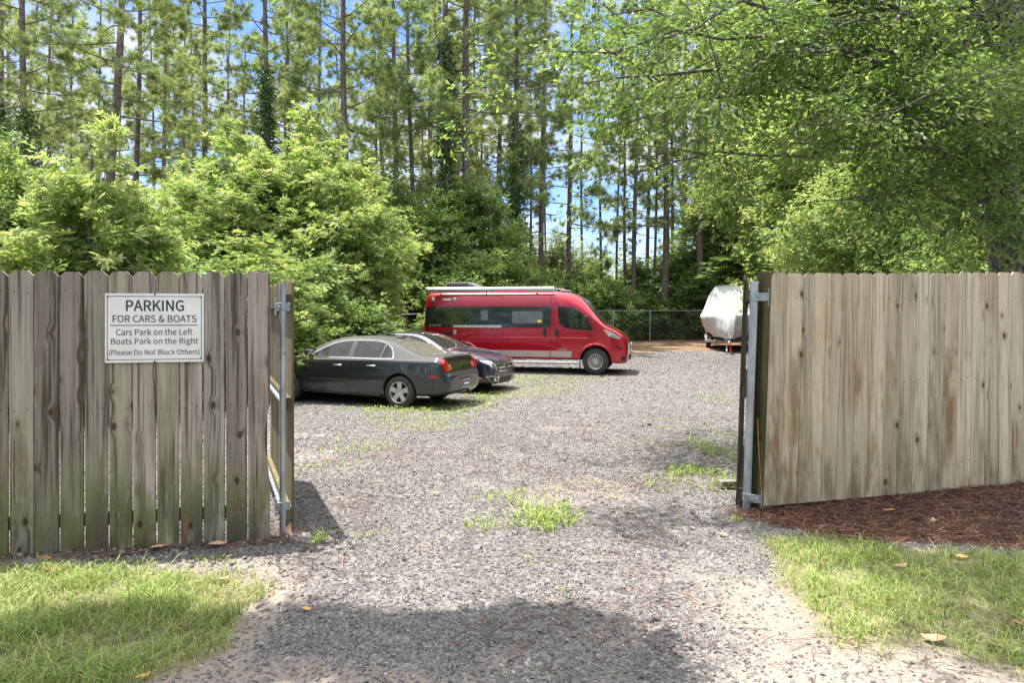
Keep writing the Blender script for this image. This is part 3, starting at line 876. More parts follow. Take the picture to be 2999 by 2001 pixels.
for args in [(2735, 1884, .105, LT[0], 2.7, .8, 'large tan leaf on the sandy edge of the right lawn'), (2988, 1838, .10, LT[1], .3, .7, 'brown leaf in the grass at the right edge of the photo'),
             (2918, 1902, .085, LT[0], .1, .6, 'pinkish tan leaf below the brown one in the right lawn corner'), (2640, 1668, .075, LT[0], .2, .6, 'tan leaf in the sunny middle of the right lawn'),
             (2815, 1642, .07, LT[2], 2.6, .6, 'orange leaf in the grass near the reddish mulch'), (2605, 1762, .055, LT[2], .5, .8, 'small orange leaf between the two larger tan leaves on the lawn'),
             (2605, 1505, .09, LT[2], 2.3, .5, 'yellow orange leaf lying on the pine straw under the fence'), (2735, 1535, .07, LT[0], 1.1, .5, 'pale leaf in the sunny patch of pine straw'),
             (898, 1797, .05, LT[2], .1, .5, 'small orange leaf on the gravel beside the left lawn'), (136, 1648, .085, LT[1], .1, .9, 'brown leaf at the foot of the left fence, left edge'),
             (160, 1684, .12, LT[1], .25, .9, 'long curled brown leaf at the stony edge of the left lawn'), (655, 1708, .075, LT[0], 1.0, .9, 'tan leaf standing in the grass right of the left lawn'),
             (465, 1612, .11, LT[0], .15, .5, 'flat tan leaf under the fence right of the sign'), (640, 1602, .12, LT[0], .1, .4, 'pale flat leaf under the last boards of the left fence'),
             (420, 1996, .06, LT[2], .8, .6, 'orange leaf at the bottom edge of the left lawn'), (1278, 1452, .06, LT[2], .3, .5, 'orange leaf on open gravel left of the weed tuft'),
             (1180, 1645, .055, LT[1], 1.9, .9, 'dark brown leaf on the gravel in front of the weed tuft'), (2118, 1573, .055, LT[0], .2, .5, 'tan leaf on the gravel in front of the edge-on gate')]:
    fallen_leaf(*args)

# ------------------------------------------------------------------ vehicle tools
def lerp2(a, b, t): return (a[0] + (b[0] - a[0]) * t, a[1] + (b[1] - a[1]) * t)

def bake_obj(me, mods):
    """apply subdivision and boolean cuts, give back the final mesh"""
    o = bpy.data.objects.new('tmp', me); COL.objects.link(o)
    tmp = []
    for kind, v in mods:
        if kind == 'sub':
            md = o.modifiers.new('s', 'SUBSURF'); md.levels = v; md.render_levels = v
        else:
            c = bpy.data.objects.new('cut', v); COL.objects.link(c); tmp.append(c)
            md = o.modifiers.new('b', 'BOOLEAN'); md.operation = 'DIFFERENCE'; md.object = c; md.solver = 'EXACT'
            try: md.material_mode = 'TRANSFER'
            except Exception: pass
    bpy.context.view_layer.update()
    dg_ = bpy.context.evaluated_depsgraph_get()
    out = bpy.data.meshes.new_from_object(o.evaluated_get(dg_))
    for c in tmp: bpy.data.objects.remove(c)
    bpy.data.objects.remove(o)
    return out

def loft(xs, half):
    """closed body from half sections (y,z) listed bottom centre -> top centre"""
    rings = [half(x) for x in xs]
    n = len(rings[0]); m = 2 * n - 2
    V, F = [], []
    for x, r in zip(xs, rings):
        V += [(x, y, z) for y, z in r] + [(x, -y, z) for y, z in r[-2:0:-1]]
    for i in range(len(xs) - 1):
        for k in range(m):
            F.append((i * m + k, i * m + (k + 1) % m, (i + 1) * m + (k + 1) % m, (i + 1) * m + k))
    for base, rev in ((0, False), ((len(xs) - 1) * m, True)):
        for j in range(n - 1):
            l0, l1 = base + j, base + j + 1
            r0, r1 = base + (m - j) % m, base + (m - j - 1) % m
            f = [l0, l1, r1, r0]; f = [q for i, q in enumerate(f) if q not in f[:i]]
            F.append(tuple(reversed(f)) if rev else tuple(f))
    me = bpy.data.meshes.new('body')
    me.from_pydata(V, [], F)
    bm = bmesh.new(); bm.from_mesh(me); bmesh.ops.recalc_face_normals(bm, faces=bm.faces); bm.to_mesh(me); bm.free()
    return me

def bvh_of(me):
    return BVHTree.FromPolygons([v.co.copy() for v in me.vertices], [tuple(p.vertices) for p in me.polygons])

def cast(bvh, a, b, axis, sg):
    if axis == 'Y': o, d = Vector((a, 4 * sg, b)), Vector((0, -sg, 0))
    elif axis == 'X': o, d = Vector((20 * sg, a, b)), Vector((-sg, 0, 0))
    else: o, d = Vector((a, b, 6)), Vector((0, 0, -1))
    h, n, i, _ = bvh.ray_cast(o, d)
    if h is None:
        p = Vector((a, .8 * sg, b)) if axis == 'Y' else Vector((2.4 + 2.4 * sg, a, b)) if axis == 'X' else Vector((a, b, 1.4))
        h, n, i, _ = bvh.find_nearest(p)
    if n.dot(d) > 0: n = -n
    return h, n

def densify(poly, step, closed=True):
    out = []
    n = len(poly)
    for i in range(n if closed else n - 1):
        p, q = poly[i], poly[(i + 1) % n]
        k = max(1, int(math.hypot(q[0] - p[0], q[1] - p[1]) / step))
        out += [lerp2(p, q, j / k) for j in range(k)]
    if not closed: out.append(poly[-1])
    return out

def pip(x, y, poly):
    c = False; n = len(poly)
    for i in range(n):
        ax, ay = poly[i]; bx, by = poly[(i + 1) % n]
        if (ay > y) != (by > y) and x < (bx - ax) * (y - ay) / (by - ay) + ax: c = not c
    return c

def rrect(a0, b0, a1, b1, r, n=4):
    out = []
    for cx, cy_, s in ((a1 - r, b1 - r, 0), (a0 + r, b1 - r, 90), (a0 + r, b0 + r, 180), (a1 - r, b0 + r, 270)):
        for i in range(n + 1):
            w = R(s + 90 * i / n); out.append((cx + r * math.cos(w), cy_ + r * math.sin(w)))
    return out

def patch(bvh, poly, axis, sg, off, name, m, parent, step=.05, thick=.006):
    """a thin curved panel lying on the body surface"""
    e = densify(poly, step)
    xs = [p[0] for p in e]; ys_ = [p[1] for p in e]
    inner = []
    x = min(xs) + step / 2
    while x < max(xs):
        y = min(ys_) + step / 2
        while y < max(ys_):
            if pip(x, y, poly) and min((x - p[0]) ** 2 + (y - p[1]) ** 2 for p in e) > (step * .4) ** 2: inner.append((x, y))
            y += step
        x += step
    pts = [Vector(p) for p in e + inner]
    n = len(e)
    v2, _, f2, *_r = delaunay_2d_cdt(pts, [(i, (i + 1) % n) for i in range(n)], [], 1, 1e-5)
    P, N = [], []
    for p in v2:
        h, nn = cast(bvh, p[0], p[1], axis, sg); P.append(h + nn * off); N.append(nn)
    k = len(P)
    V = P + [p - nn * thick for p, nn in zip(P, N)]
    F = [tuple(f) for f in f2] + [tuple(i + k for i in reversed(f)) for f in f2]
    # side wall
    cnt = {}
    for f in f2:
        for i in range(len(f)):
            a, b_ = f[i], f[(i + 1) % len(f)]; cnt[(a, b_)] = 1
    for (a, b_) in cnt:
        if (b_, a) not in cnt: F.append((b_, a, a + k, b_ + k))
    return B().add(V, F).build(name, m, parent, smooth=True, sharp=40)

def seam(b, bvh, pts, axis, sg, r, off=0.0, closed=False, step=.05):
    q = densify(pts, step, closed)
    if closed: q.append(q[0])
    b.tube([cast(bvh, p[0], p[1], axis, sg)[0] + cast(bvh, p[0], p[1], axis, sg)[1] * off for p in q], r, 6)
    return b

def seams(bvh, lines, axis, sides, r, name, m, parent):
    for sg in sides:
        for pts in lines: seam(B(), bvh, pts, axis, sg, r).build(name, m, parent)

def cyl_cut(c, r, y0, y1, m, n=40):
    b = B().prism([(c[0] + r * math.cos(2 * math.pi * k / n), c[1] + r * math.sin(2 * math.pi * k / n)) for k in range(n)], y0, y1, 'Y')
    return mesh_only(b, m)

def mesh_only(b, m):
    o = b.build('cut', m); me = o.data; bpy.data.objects.remove(o); return me

def finish_body(me, paint, black, name, parent):
    me.materials.clear() if False else None
    me.polygons.foreach_set('use_smooth', np.ones(len(me.polygons), bool))
    me.set_sharp_from_angle(angle=R(38))
    return link(name, me, paint, parent)

def paint_mat(name, c, c2, dust=0.0, streak=0.0, metal=.35, dust_c=(.27, .24, .20), zdirt=.0):
    m, nt, out = nodes(name); g = NT(nt)
    v = g.coord('Object')
    f = g.noise(v, 2.5, 5, .6)
    col = g.mix(f, c, c2)
    geo = g.n('ShaderNodeNewGeometry'); sp = g.n('ShaderNodeSeparateXYZ'); g.l(geo.outputs['Normal'], sp.inputs[0])
    fine = g.noise(v, 22, 5, .65)
    d = g.math('MULTIPLY', g.rng(sp.outputs[2], .25, .85), g.math('MULTIPLY', g.rng(fine, .2, .7, .55, 1.0), dust))
    if streak:
        so = g.n('ShaderNodeSeparateXYZ'); g.l(v, so.inputs[0])
        sn = g.noise(g.vmul(v, (38, 38, 1.6)), 1, 4, .6)
        zone = g.math('MULTIPLY', g.rng(so.outputs[2], .62, .80), g.rng(so.outputs[2], .96, .90))
        big = g.rng(g.noise(g.vmul(v, (2.2, 2.2, .5)), 1, 2, .5), .32, .5)
        big = g.math('MULTIPLY', big, g.math('MULTIPLY', g.rng(so.outputs[0], 1.75, 1.15, .22, 1.0), g.rng(so.outputs[0], .14, .22)))
        sd_ = g.math('MULTIPLY', g.math('MULTIPLY', g.rng(sn, .44, .74), zone), g.math('MULTIPLY', big, streak))
        dust_c = g.mix(g.rng(sd_, .05, .4), dust_c, (.27, .25, .22))
        d = g.math('MAXIMUM', d, sd_)
    if zdirt:
        so2 = g.n('ShaderNodeSeparateXYZ'); g.l(v, so2.inputs[0])
        d = g.math('MAXIMUM', d, g.math('MULTIPLY', g.rng(so2.outputs[2], .65, .2), g.math('MULTIPLY', g.rng(f, .3, .7), zdirt)))
    col = g.mix(d, col, dust_c)
    p = g.pbr(col, g.rng(d, 0, .6, .22, .75), g.math('MULTIPLY', g.math('SUBTRACT', 1.0, d), metal), None, g.math('SUBTRACT', 1.0, g.math('MULTIPLY', d, .95)))
    g.l(p.outputs[0], out.inputs[0])
    return m

def glass_mat(name, tint, dust=0.0, alpha=.35, dust_c=(.25, .225, .19)):
    m, nt, out = nodes(name); g = NT(nt)
    gl = g.n('ShaderNodeBsdfGlossy'); gl.inputs['Roughness'].default_value = .03; gl.inputs['Color'].default_value = (.9, .95, 1, 1)
    tr = g.n('ShaderNodeBsdfTransparent'); tr.inputs['Color'].default_value = (*tint, 1)
    fr_ = g.n('ShaderNodeFresnel'); fr_.inputs['IOR'].default_value = 1.42
    mx = g.n('ShaderNodeMixShader'); bk = g.n('ShaderNodeNewGeometry'); g.l(g.math('MULTIPLY', fr_.outputs[0], g.math('SUBTRACT', 1.0, bk.outputs['Backfacing'])), mx.inputs[0]); g.l(tr.outputs[0], mx.inputs[1]); g.l(gl.outputs[0], mx.inputs[2])
    df = g.n('ShaderNodeBsdfDiffuse')
    f = g.noise(g.coord('Object'), 9, 5, .65)
    g.put(df.inputs['Color'], g.mix(f, dust_c, tuple(c * .7 for c in dust_c)))
    m2 = g.n('ShaderNodeMixShader'); g.put(m2.inputs[0], g.rng(f, .25, .75, dust * .6, min(1, dust * 1.2)))
    g.l(mx.outputs[0], m2.inputs[1]); g.l(df.outputs[0], m2.inputs[2])
    g.l(m2.outputs[0], out.inputs[0])
    return m

M_BLACK = pmat('black_trim', (.012, .012, .013), (.022, .022, .024), .5)
M_WELL = pmat('wheel_well_black', (.008, .008, .008), (.016, .015, .014), .9)
M_TYRE = pmat('tyre_rubber', (.022, .022, .023), (.045, .043, .04), .8, 0, 12)
M_CHROME = pmat('chrome', (.80, .81, .83), (.68, .69, .71), .12, 1.0, 8)
M_ALLOY = pmat('silver_alloy', (.62, .61, .60), (.48, .47, .46), .32, .75, 9)
M_RUBBER = pmat('rubber_seal', (.02, .02, .02), (.03, .03, .03), .7)
M_INT = pmat('grey_cabin_trim', (.34, .31, .26), (.27, .25, .21), .8)
M_INT_D = pmat('dark_cabin_trim', (.05, .048, .046), (.07, .066, .06), .7)
M_LAMP_CLEAR = pmat('clear_lamp', (.55, .57, .6), (.75, .77, .8), .08, .7, 40, coat=1)
M_LAMP_RED = pmat('red_lamp', (.48, .003, .008), (.58, .005, .012), .12, 0, 50, coat=1)
M_LAMP_AMBER = pmat('amber_lamp', (.75, .25, .02), (.85, .35, .04), .15, 0, 50, coat=1)
M_GLASS_CLEAR = glass_mat('car_window_glass', (.72, .80, .76), .05)
M_GLASS_DUST = glass_mat('dusty_rear_glass', (.25, .28, .26), .62, dust_c=(.17, .165, .13))
M_GLASS_DARK = glass_mat('tinted_windscreen', (.30, .36, .33), .08)

def wheel(parent, c, side, rt, w, rr, spokes, style='five', m_rim=None):
    """wheel hub mesh with tyre and rim children; side = outward direction on local y"""
    m_rim = m_rim or M_ALLOY
    s = side
    hub = B().lathe([(0, s * w * .05), (rr * .72, s * w * .05), (rr * .72, s * w * .0), (0, s * w * .0)], (0, 0, 0), 'Y', 28)
    hub.lathe([(0, s * w * .38), (rr * .18, s * w * .36), (rr * .2, s * w * .1), (rr * .2, 0)], (0, 0, 0), 'Y', 20)
    h = hub.build('wheel', M_INT_D, parent, smooth=True, sharp=30)
    h.location = c
    t = B()
    prof = [(rr, -w * .42), (rr + .012, -w * .49), (rt - .035, -w * .5), (rt - .008, -w * .42), (rt, -w * .30), (rt, w * .30), (rt - .008, w * .42), (rt - .035, w * .5), (rr + .012, w * .49), (rr, w * .42), (rr - .004, 0), (rr, -w * .42)]
    t.lathe(prof, (0, 0, 0), 'Y', 56)
    if style == 'van':
        for k in range(44):
            a = 2 * math.pi * k / 44
            for q in (-1, 1):
                t.box((math.cos(a) * (rt + .002), q * w * .38, math.sin(a) * (rt + .002)), (.020, w * .26, .030), (0, -a, 0))
    t.build('tyre', M_TYRE, h, smooth=True, sharp=40)
    r = B()
    o = s * w * .5
    r.lathe([(rr + .006, o * .86), (rr + .002, o * .98), (rr - .012, o * .92), (rr - .022, o * .6), (rr - .03, -o * .5)], (0, 0, 0), 'Y', 48)
    y0, y1 = o * .55, o * .86
    ya, yb = min(y0, y1), max(y0, y1)
    if style == 'five':
        for k in range(5):
            a = 2 * math.pi * k / 5 + math.pi / 2 + .02
            for q in (-1, 1):
                poly = [(.045, q * .012), (rr * .45, q * .010), (rr - .012, q * .018), (rr - .012, q * .052), (rr * .45, q * .046), (.045, q * .05)]
                pts = [(p[0] * math.cos(a) - p[1] * math.sin(a), p[0] * math.sin(a) + p[1] * math.cos(a)) for p in poly]
                r.prism(pts, ya, yb, 'Y')
            poly = [(.05, -.013), (rr - .012, -.02), (rr - .012, .02), (.05, .013)]
            pts = [(p[0] * math.cos(a) - p[1] * math.sin(a), p[0] * math.sin(a) + p[1] * math.cos(a)) for p in poly]
            r.prism(pts, ya + (.006 if s > 0 else .0) - .003, yb - (.006 if s > 0 else 0) - .002, 'Y')
            b_ = a + math.pi / 5
            r.lathe([(0, o * .84), (.010, o * .84), (.010, o * .7)], (math.cos(b_) * .058, 0, math.sin(b_) * .058), 'Y', 8)
    else:
        for k in range(8):
            a = 2 * math.pi * k / 8 + .2
            for q in (-1, 1):
                poly = [(.05, q * .006), (rr - .01, q * .026), (rr - .01, q * .050), (.05, q * .026)]
                pts = [(p[0] * math.cos(a) - p[1] * math.sin(a), p[0] * math.sin(a) + p[1] * math.cos(a)) for p in poly]
                r.prism(pts, ya, yb, 'Y')
    r.lathe([(0, o * .93), (.03, o * .92), (.062, o * .86), (.066, o * .5)], (0, 0, 0), 'Y', 24)
    r.build('rim', m_rim, h, smooth=True, sharp=30)
    return h

def car_half_fn(P):
    kx = P['x']
    def c(k, x): return float(np.interp(x, kx, P[k]))
    def half(x):
        W, zb, zs, H = c('W', x), c('zb', x), c('zs', x), c('H', x)
        g = max(H - zs, .015); ys_ = W * .968
        yt = max(ys_ - .055 - P['tum'] * g, .25 * W)
        k = min(1, g / .35)
        a, d = (ys_ - .045, zs + min(.02, g * .4)), (yt, H - .075 * k - .006)
        return [(0, zb), (W * .80, zb), (W * .955, zb + .05), (W, zb + (zs - zb) * .40), (W * .997, zb + (zs - zb) * .72), (ys_ + .004, zs - .025), (ys_ - .022, zs + min(.008, g * .3)),
                a, lerp2(a, d, .5), d, (yt - .03 - .07 * k, H - .022 * k - .003), (yt * .5, H - .004), (0, H)]
    return half

def world_pose(anchor_local, anchor_world, ang, wb):
    """root pose so that a local ground point meets a world point; pitch follows the ground between axles"""
    c, s = math.cos(ang), math.sin(ang)
    rx, ry = anchor_world[0] - (c * anchor_local[0] - s * anchor_local[1]), anchor_world[1] - (s * anchor_local[0] + c * anchor_local[1])
    p = lambda x: (rx + c * x, ry + s * x)
    z0, z1 = float(gz(*p(wb[0]))), float(gz(*p(wb[1])))
    pit = math.atan2(z1 - z0, wb[1] - wb[0])
    return (rx, ry, z0 - math.tan(pit) * wb[0]), (0, -pit, ang)

def sedan(name, label, prof, xs, paint, ax0, ax1, rt, tr, cabin_low, cabin_up, win_polys, ws_poly, rw_poly, pose, m_rw, interior=True):
    loc, rot = pose
    root = empty(name, loc, rot=rot)
    tag(root, label, 'car', 'dark sedans parked side by side')
    cage = loft(xs, car_half_fn(prof))
    cage.materials.append(paint)
    smooth = bake_obj(cage, [('sub', 3)])
    bv = bvh_of(smooth)
    cuts = []
    for ax in (ax0, ax1):
        for s in (-1, 1):
            y0, y1 = (.50, 1.3) if s > 0 else (-1.3, -.50)
            cuts.append(('cut', cyl_cut((ax, rt + .012), rt + .050, y0, y1, M_WELL)))
    # cabin hollow
    cuts.append(('cut', mesh_only(B().prism(cabin_low, -.70, .70, 'Y'), M_INT)))
    n = len(cabin_up); up = B()
    hw = lambda z: .70 - prof['tum'] * (z - .93) - .015
    up.add([(x, -hw(z), z) for x, z in cabin_up] + [(x, hw(z), z) for x, z in cabin_up], [tuple(range(n)), tuple(reversed(range(n, 2 * n)))] + [(i, n + i, n + (i + 1) % n, (i + 1) % n) for i in range(n)])
    cuts.append(('cut', mesh_only(up, M_INT)))
    for w in win_polys: cuts.append(('cut', mesh_only(B().prism(w, -1.3, 1.3, 'Y'), M_RUBBER)))
    for w, zc in ((ws_poly, 1.0), (rw_poly, 1.03)):
        if w: cuts.append(('cut', mesh_only(B().prism(w, zc, 2.0, 'Z'), M_RUBBER)))
    body = finish_body(bake_obj(cage, [('sub', 3)] + cuts), paint, M_BLACK, 'body', root)
    for w in win_polys:
        grown = w
        for s in (-1, 1): patch(bv, grown, 'Y', s, -.006, 'window', M_GLASS_CLEAR, root, .06, .003)
    if ws_poly: patch(bv, ws_poly, 'Z', 1, -.004, 'windscreen', M_GLASS_DARK, root, .08, .003)
    if rw_poly: patch(bv, rw_poly, 'Z', 1, -.004, 'rear_window', m_rw, root, .08, .003)
    for ax in (ax0, ax1):
        for s in (-1, 1): wheel(root, (ax, s * (tr - .0), rt), s, rt, .215, rt - .115, 5)
    return root, bv, body

def seats(root, xf, xr, z0, m, m2):
    for (x, ys_, w) in ((xf, (-.36, .36), .46), (xr, (-.40, .40), .62)):
        for y in ys_:
            s = B().box((x, y, z0 + .18), (.48, w, .16))
            s.box((x - .25, y, z0 + .48), (.13, w * .95, .56), (0, -.2, 0))
            st_ = s.build('seat', m, root, bevel=.03, seg=2, smooth=True)
            B().box((x - .335, y, z0 + .86), (.09, .25, .17), (0, -.15, 0)).build('headrest', m2, st_, bevel=.03, seg=2, smooth=True)

# ---- near sedan, nose away to the left, its dusty tail towards the lot
def build_sedan_near():
    P = {'x':  [0, .05, .10, .16, .30, .62, .95, 1.35, 1.75, 2.3, 2.7, 3.05, 3.35, 3.72, 4.1, 4.45, 4.7, 4.82, 4.872],
         'W':  [.66, .76, .80, .825, .855, .878, .89, .892, .892, .892, .892, .892, .89, .885, .875, .85, .79, .70, .58],
         'zb': [.40, .33, .30, .28, .25, .24, .23, .21, .20, .20, .20, .20, .20, .21, .22, .22, .22, .24, .28],
         'zs': [.64, .69, .72, .97, .985, .985, .985, .985, .985, .975, .97, .965, .955, .94, .91, .86, .78, .70, .62],
         'H':  [.68, .73, .76, 1.055, 1.085, 1.085, 1.19, 1.355, 1.43, 1.452, 1.44, 1.385, 1.25, 1.02, .985, .92, .82, .73, .64], 'tum': .52}
    xs = [0, .03, .075, .115, .135, .17, .30, .48, .62, .78, .95, 1.15, 1.35, 1.55, 1.75, 2.0, 2.3, 2.5, 2.7, 2.88, 3.05, 3.2, 3.35, 3.55, 3.72, 3.9, 4.1, 4.3, 4.45, 4.6, 4.7, 4.78, 4.82, 4.872]
    paint = paint_mat('dusty_blue_black_paint', (.017, .019, .023), (.025, .027, .033), dust=.85, streak=.6, metal=.25, dust_c=(.046, .042, .036), zdirt=.05)
    wins = [[(2.38, 1.015), (2.40, 1.335), (2.62, 1.325), (2.85, 1.275), (3.10, 1.17), (3.34, 1.04), (3.36, 1.01)],
            [(1.60, 1.015), (1.58, 1.30), (1.75, 1.335), (2.0, 1.345), (2.285, 1.34), (2.26, 1.015)],
            [(1.30, 1.02), (1.34, 1.12), (1.42, 1.22), (1.54, 1.285), (1.56, 1.015)]]
    ws = [(2.86, -.50), (2.80, 0), (2.86, .50), (3.52, .64), (3.66, .40), (3.70, 0), (3.66, -.40), (3.52, -.64)]
    rw = [(.70, -.58), (.64, -.3), (.62, 0), (.64, .3), (.70, .58), (1.30, .48), (1.36, .25), (1.38, 0), (1.36, -.25), (1.30, -.48)]
    low = [(.95, .36), (3.55, .36), (3.55, .96), (.95, .96)]
    up = [(.80, .955), (.84, 1.02), (1.40, 1.30), (1.8, 1.385), (2.3, 1.405), (2.72, 1.385), (3.0, 1.30), (3.48, 1.0), (3.5, .955)]
    pose = world_pose((1.09, .80), (-2.28, 14.0), R(158), (1.09, 3.94))
    root, bv, body = sedan('parked_car', 'dusty blue-black sedan with red tail lights, its rear wheel nearest the gate', P, xs, paint, 1.09, 3.94, .334, .775, low, up, wins, ws, rw, pose, M_GLASS_DUST)
    seats(root, 2.55, 1.70, .36, M_INT_D, M_INT_D)
    B().box((3.40, 0, .86), (.34, 1.32, .18)).build('dashboard', M_INT, root, bevel=.04, seg=2, smooth=True)
    sw = B()
    pts = [(3.05 + .0 * math.cos(a) - .06 * math.sin(a), .36 + .185 * math.cos(a), .98 + .175 * math.sin(a)) for a in [2 * math.pi * k / 24 for k in range(25)]]
    sw.tube(pts, .016, 8); sw.box((3.06, .36, .98), (.03, .33, .05)); sw.build('steering_wheel', M_INT_D, root, smooth=True)
    # chrome window surround, belt, side mouldings, door seams
    tr_ = B()
    outline = [(1.27, 1.012), (1.32, 1.13), (1.41, 1.24), (1.55, 1.315), (1.75, 1.362), (2.0, 1.372), (2.4, 1.365), (2.63, 1.35), (2.87, 1.30), (3.12, 1.19), (3.38, 1.045), (3.46, 1.0), (3.0, 1.0), (2.3, 1.0), (1.7, 1.0)]
    for s in (-1, 1): seam(tr_, bv, outline, 'Y', s, .010, 0, True)
    tr_.build('window_trim', M_CHROME, root, smooth=True)
    ml = B()
    for s in (-1, 1):
        seam(ml, bv, [(1.62, .545), (2.30, .548)], 'Y', s, .009, .002); seam(ml, bv, [(2.33, .548), (3.30, .55)], 'Y', s, .009, .002)
        seam(ml, bv, [(1.60, .262), (2.5, .26), (3.5, .26)], 'Y', s, .012, .004)
    ml.build('side_moulding', M_CHROME, root, smooth=True)
    seams(bv, [[(2.33, 1.0), (2.36, .75), (2.34, .29)], [(1.22, 1.0), (1.24, .80), (1.42, .55), (1.54, .38), (1.58, .29)], [(1.57, .285), (3.5, .28)], [(3.50, .98), (3.46, .6), (3.42, .29)]], 'Y', (-1, 1), .0045, 'door_seam', M_BLACK, root)
    seams(bv, [[(.13, .66), (.45, .67), (.62, .70), (.72, .62)]], 'Y', (-1, 1), .0045, 'bumper_seam', M_BLACK, root)
    for s in (-1, 1):
        pil = [(2.285, 1.01), (2.30, 1.35), (2.38, 1.35), (2.37, 1.01)]
        patch(bv, pil, 'Y', s, .003, 'door_pillar', M_BLACK, root, .06)
        patch(bv, [(1.555, 1.01), (1.535, 1.29), (1.575, 1.305), (1.60, 1.01)], 'Y', s, .003, 'door_pillar', M_BLACK, root, .06)
        for (xa, za) in ((1.66, .86), (2.50, .85)):
            h, n = cast(bv, xa, za, 'Y', s)
            hb = B().tube([h + n * .006, h + Vector((.04, 0, .0)) + n * .036, h + Vector((.17, 0, 0)) + n * .036, h + Vector((.21, 0, 0)) + n * .006], .014, 8)
            hb.build('door_handle', M_CHROME, root, smooth=True)
        h, n = cast(bv, 3.36, 1.0, 'Y', s)
        mr = B().box(h + n * .10 + Vector((0, 0, .035)), (.09, .19, .135)); mr.box(h + n * .02, (.06, .08, .05))
        mo = mr.build('mirror', paint, root, bevel=.03, seg=2, smooth=True)
        B().box(h + n * .10 + Vector((-.047, 0, .04)), (.004, .15, .10)).build('mirror_glass', M_CHROME, mo)
    # tail
    for s in (-1, 1):
        def q(pts): return [(s * y, z) for y, z in pts]
        tl = patch(bv, q([(.74, .78), (.775, 1.00), (.66, 1.015), (.60, .93), (.47, .925), (.46, .79)]), 'X', -1, .014, 'tail_light', M_LAMP_RED, root, .03, .02)
        cc = [(s * .535 + .048 * math.cos(2 * math.pi * k / 16), .855 + .048 * math.sin(2 * math.pi * k / 16)) for k in range(16)]
        patch(bv, cc, 'X', -1, .020, 'reversing_lamp', M_LAMP_CLEAR, tl, .03, .008)
        patch(bv, [(.22, .655), (.22, .69), (.40, .695), (.40, .66)], 'Y', s, .006, 'side_marker', M_LAMP_RED, root, .04)
    patch(bv, [(-.30, .60), (-.30, .615), (.30, .615), (.30, .60)], 'X', -1, .012, 'bumper_step', M_BLACK, root, .05)
    M_PLATE = pmat('dark_blue_plate', (.03, .05, .09), (.05, .08, .12), .4)
    fr2 = patch(bv, [(-.165, .415), (.165, .415), (.165, .575), (-.165, .575)], 'X', -1, .012, 'licence_plate', M_CHROME, root, .06, .012)
    patch(bv, [(-.145, .43), (.145, .43), (.145, .56), (-.145, .56)], 'X', -1, .016, 'plate_face', M_PLATE, fr2, .06)
    patch(bv, [(-.10, .475), (.10, .475), (.10, .515), (-.10, .515)], 'X', -1, .019, 'plate_marks', M_SIGN, fr2, .06)
    M_GOLD = pmat('gold_emblem', (.75, .55, .16), (.6, .42, .10), .25, 1.0)
    patch(bv, [(-.075, .91), (-.085, .885), (-.03, .885), (-.03, .872), (.03, .872), (.03, .885), (.075, .885), (.085, .91), (.03, .91), (.03, .925), (-.03, .925), (-.03, .91)], 'X', -1, .012, 'emblem', M_GOLD, root, .03)
    patch(bv, [(-.44, .775), (-.44, .795), (.44, .795), (.44, .775)], 'X', -1, .008, 'trunk_seam', M_BLACK, root, .06)
    sp_ = B()
    sp_.box((.16, 0, 1.078), (.09, 1.25, .022), (0, .12, 0)); sp_.build('trunk_lip', paint, root, bevel=.008, smooth=True)
    an = B().add([(1.50, -.05, 1.40), (1.72, -.045, 1.43), (1.72, .045, 1.43), (1.50, .05, 1.40), (1.50, -.012, 1.47), (1.60, -.006, 1.478), (1.60, .006, 1.478), (1.50, .012, 1.47)],
                  [(0, 1, 2, 3), (0, 4, 5, 1), (1, 5, 6, 2), (2, 6, 7, 3), (3, 7, 4, 0), (4, 7, 6, 5)]).build('antenna', M_BLACK, root, bevel=.004)
    B().tube([(.5, -.34, .26), (.10, -.34, .28), (.04, -.34, .28)], .03, 12).build('exhaust_pipe', M_INT_D, root, smooth=True)
build_sedan_near()

